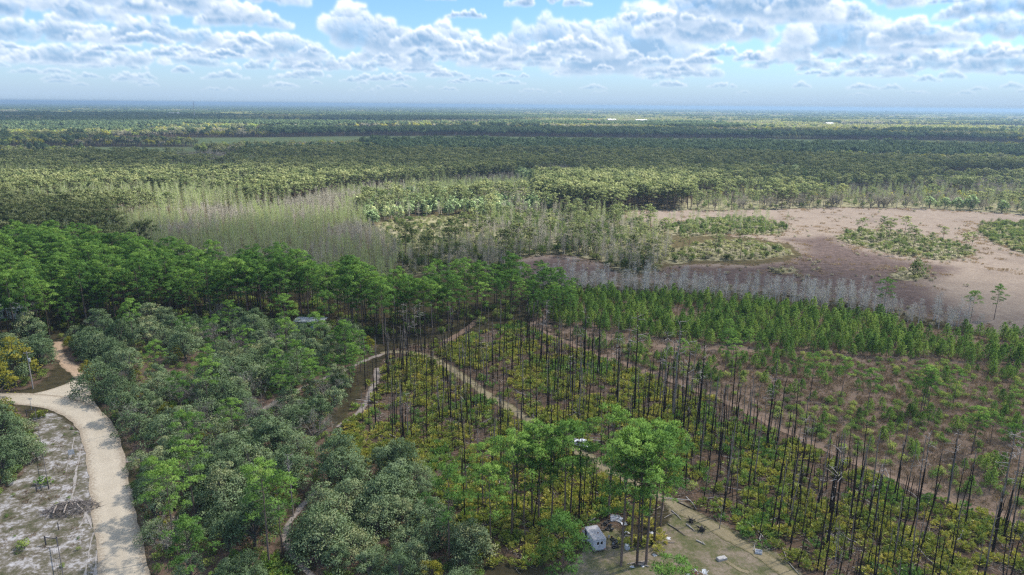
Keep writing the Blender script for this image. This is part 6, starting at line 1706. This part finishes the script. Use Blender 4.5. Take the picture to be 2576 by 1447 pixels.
# ================================================================== unseen clouds overhead, outlined to cast the shade on near ground and dark belts
def cloud_material():
    m, nt, out = nodes_of('cumulus_vapour')
    t = nt.nodes.new('ShaderNodeAttribute'); t.attribute_name = 'tint'      # thin at the rim, thick inside
    d = nt.nodes.new('ShaderNodeBsdfDiffuse'); d.inputs[0].default_value = (.95, .95, .96, 1)
    tl = nt.nodes.new('ShaderNodeBsdfTranslucent'); tl.inputs[0].default_value = (.95, .95, .96, 1)
    mx = nt.nodes.new('ShaderNodeMixShader'); mx.inputs[0].default_value = .55
    nt.links.new(d.outputs[0], mx.inputs[1]); nt.links.new(tl.outputs[0], mx.inputs[2])
    tr = nt.nodes.new('ShaderNodeBsdfTransparent'); m2 = nt.nodes.new('ShaderNodeMixShader')
    nt.links.new(t.outputs['Fac'], m2.inputs[0]); nt.links.new(tr.outputs[0], m2.inputs[1]); nt.links.new(mx.outputs[0], m2.inputs[2])
    nt.links.new(m2.outputs[0], out.inputs[0])
    return m
m_cloud = cloud_material()
def overhead_cloud(P, h, cell, edge, opac, seed):
    off = np.array([SUN_DIR.x, SUN_DIR.y]) * h / SUN_DIR.z
    lo, hi = P.min(0) - 3 * edge, P.max(0) + 3 * edge
    gx_ = np.arange(lo[0], hi[0] + cell, cell); gy_ = np.arange(lo[1], hi[1] + cell, cell)
    X, Y = np.meshgrid(gx_, gy_); x, y = X.ravel(), Y.ravel()
    d = edge_dist(P, x, y); d = np.where(inside(P, x, y), d, -d)
    d = d + edge * 2.2 * (fbm(x, y, edge * 4, seed, 4) - .5) * 2
    t = np.clip(d / edge * .5 + .5, 0, 1); t = t * t * (3 - 2 * t)
    n1, n0 = X.shape
    i = (np.arange(n1 - 1)[:, None] * n0 + np.arange(n0 - 1)[None]).ravel()
    F = np.stack([i, i + 1, i + n0 + 1, i + n0], 1)
    F = F[t[F].max(1) > .001]
    th = edge * (.3 + 2.5 * np.sqrt(t) * (.6 + .8 * fbm(x, y, edge * 2, seed + 5)))
    mb = MB()
    for z, fl in ((h - .12 * th, F[:, ::-1]), (h + th, F)):
        mb.add(np.stack([x + off[0], y + off[1], z], 1), fl, 0, t * opac, True)
    o = obj('cumulus_cloud', mb.mesh('cumulus_cloud', [m_cloud]))
    return o
CL = 1300.0
c = overhead_cloud(poly((-1500, 700), (-900, 560), (-200, 530), (150, 548), (430, 580), (700, 606), (1000, 628), (1300, 640), (1560, 668), (1900, 690), (2200, 728), (2600, 760), (3400, 800), (5200, 2600), (-3600, 2600)), CL, 9, 26, .54, 3)
tag(c, 'broad cumulus cloud overhead shading the near woods and road', 'cloud', None, 'stuff')
c = overhead_cloud(poly((-900, 430), (0, 438), (400, 455), (850, 464), (1300, 466), (1700, 470), (2100, 474), (2600, 480), (3300, 485), (3300, 350), (2576, 346), (1900, 335), (1300, 326), (900, 334), (400, 345), (0, 350), (-900, 350)), CL, 26, 45, .45, 4)
tag(c, 'long cumulus cloud shading the dark belt of woods beyond the marsh', 'cloud', None, 'stuff')
c = overhead_cloud(poly((-900, 322), (0, 325), (500, 322), (1100, 318), (1400, 309), (1000, 299), (400, 293), (0, 290), (-900, 288)), CL + 500, 60, 110, .52, 5)
tag(c, 'cumulus cloud shading the far dark pine forest', 'cloud', None, 'stuff')
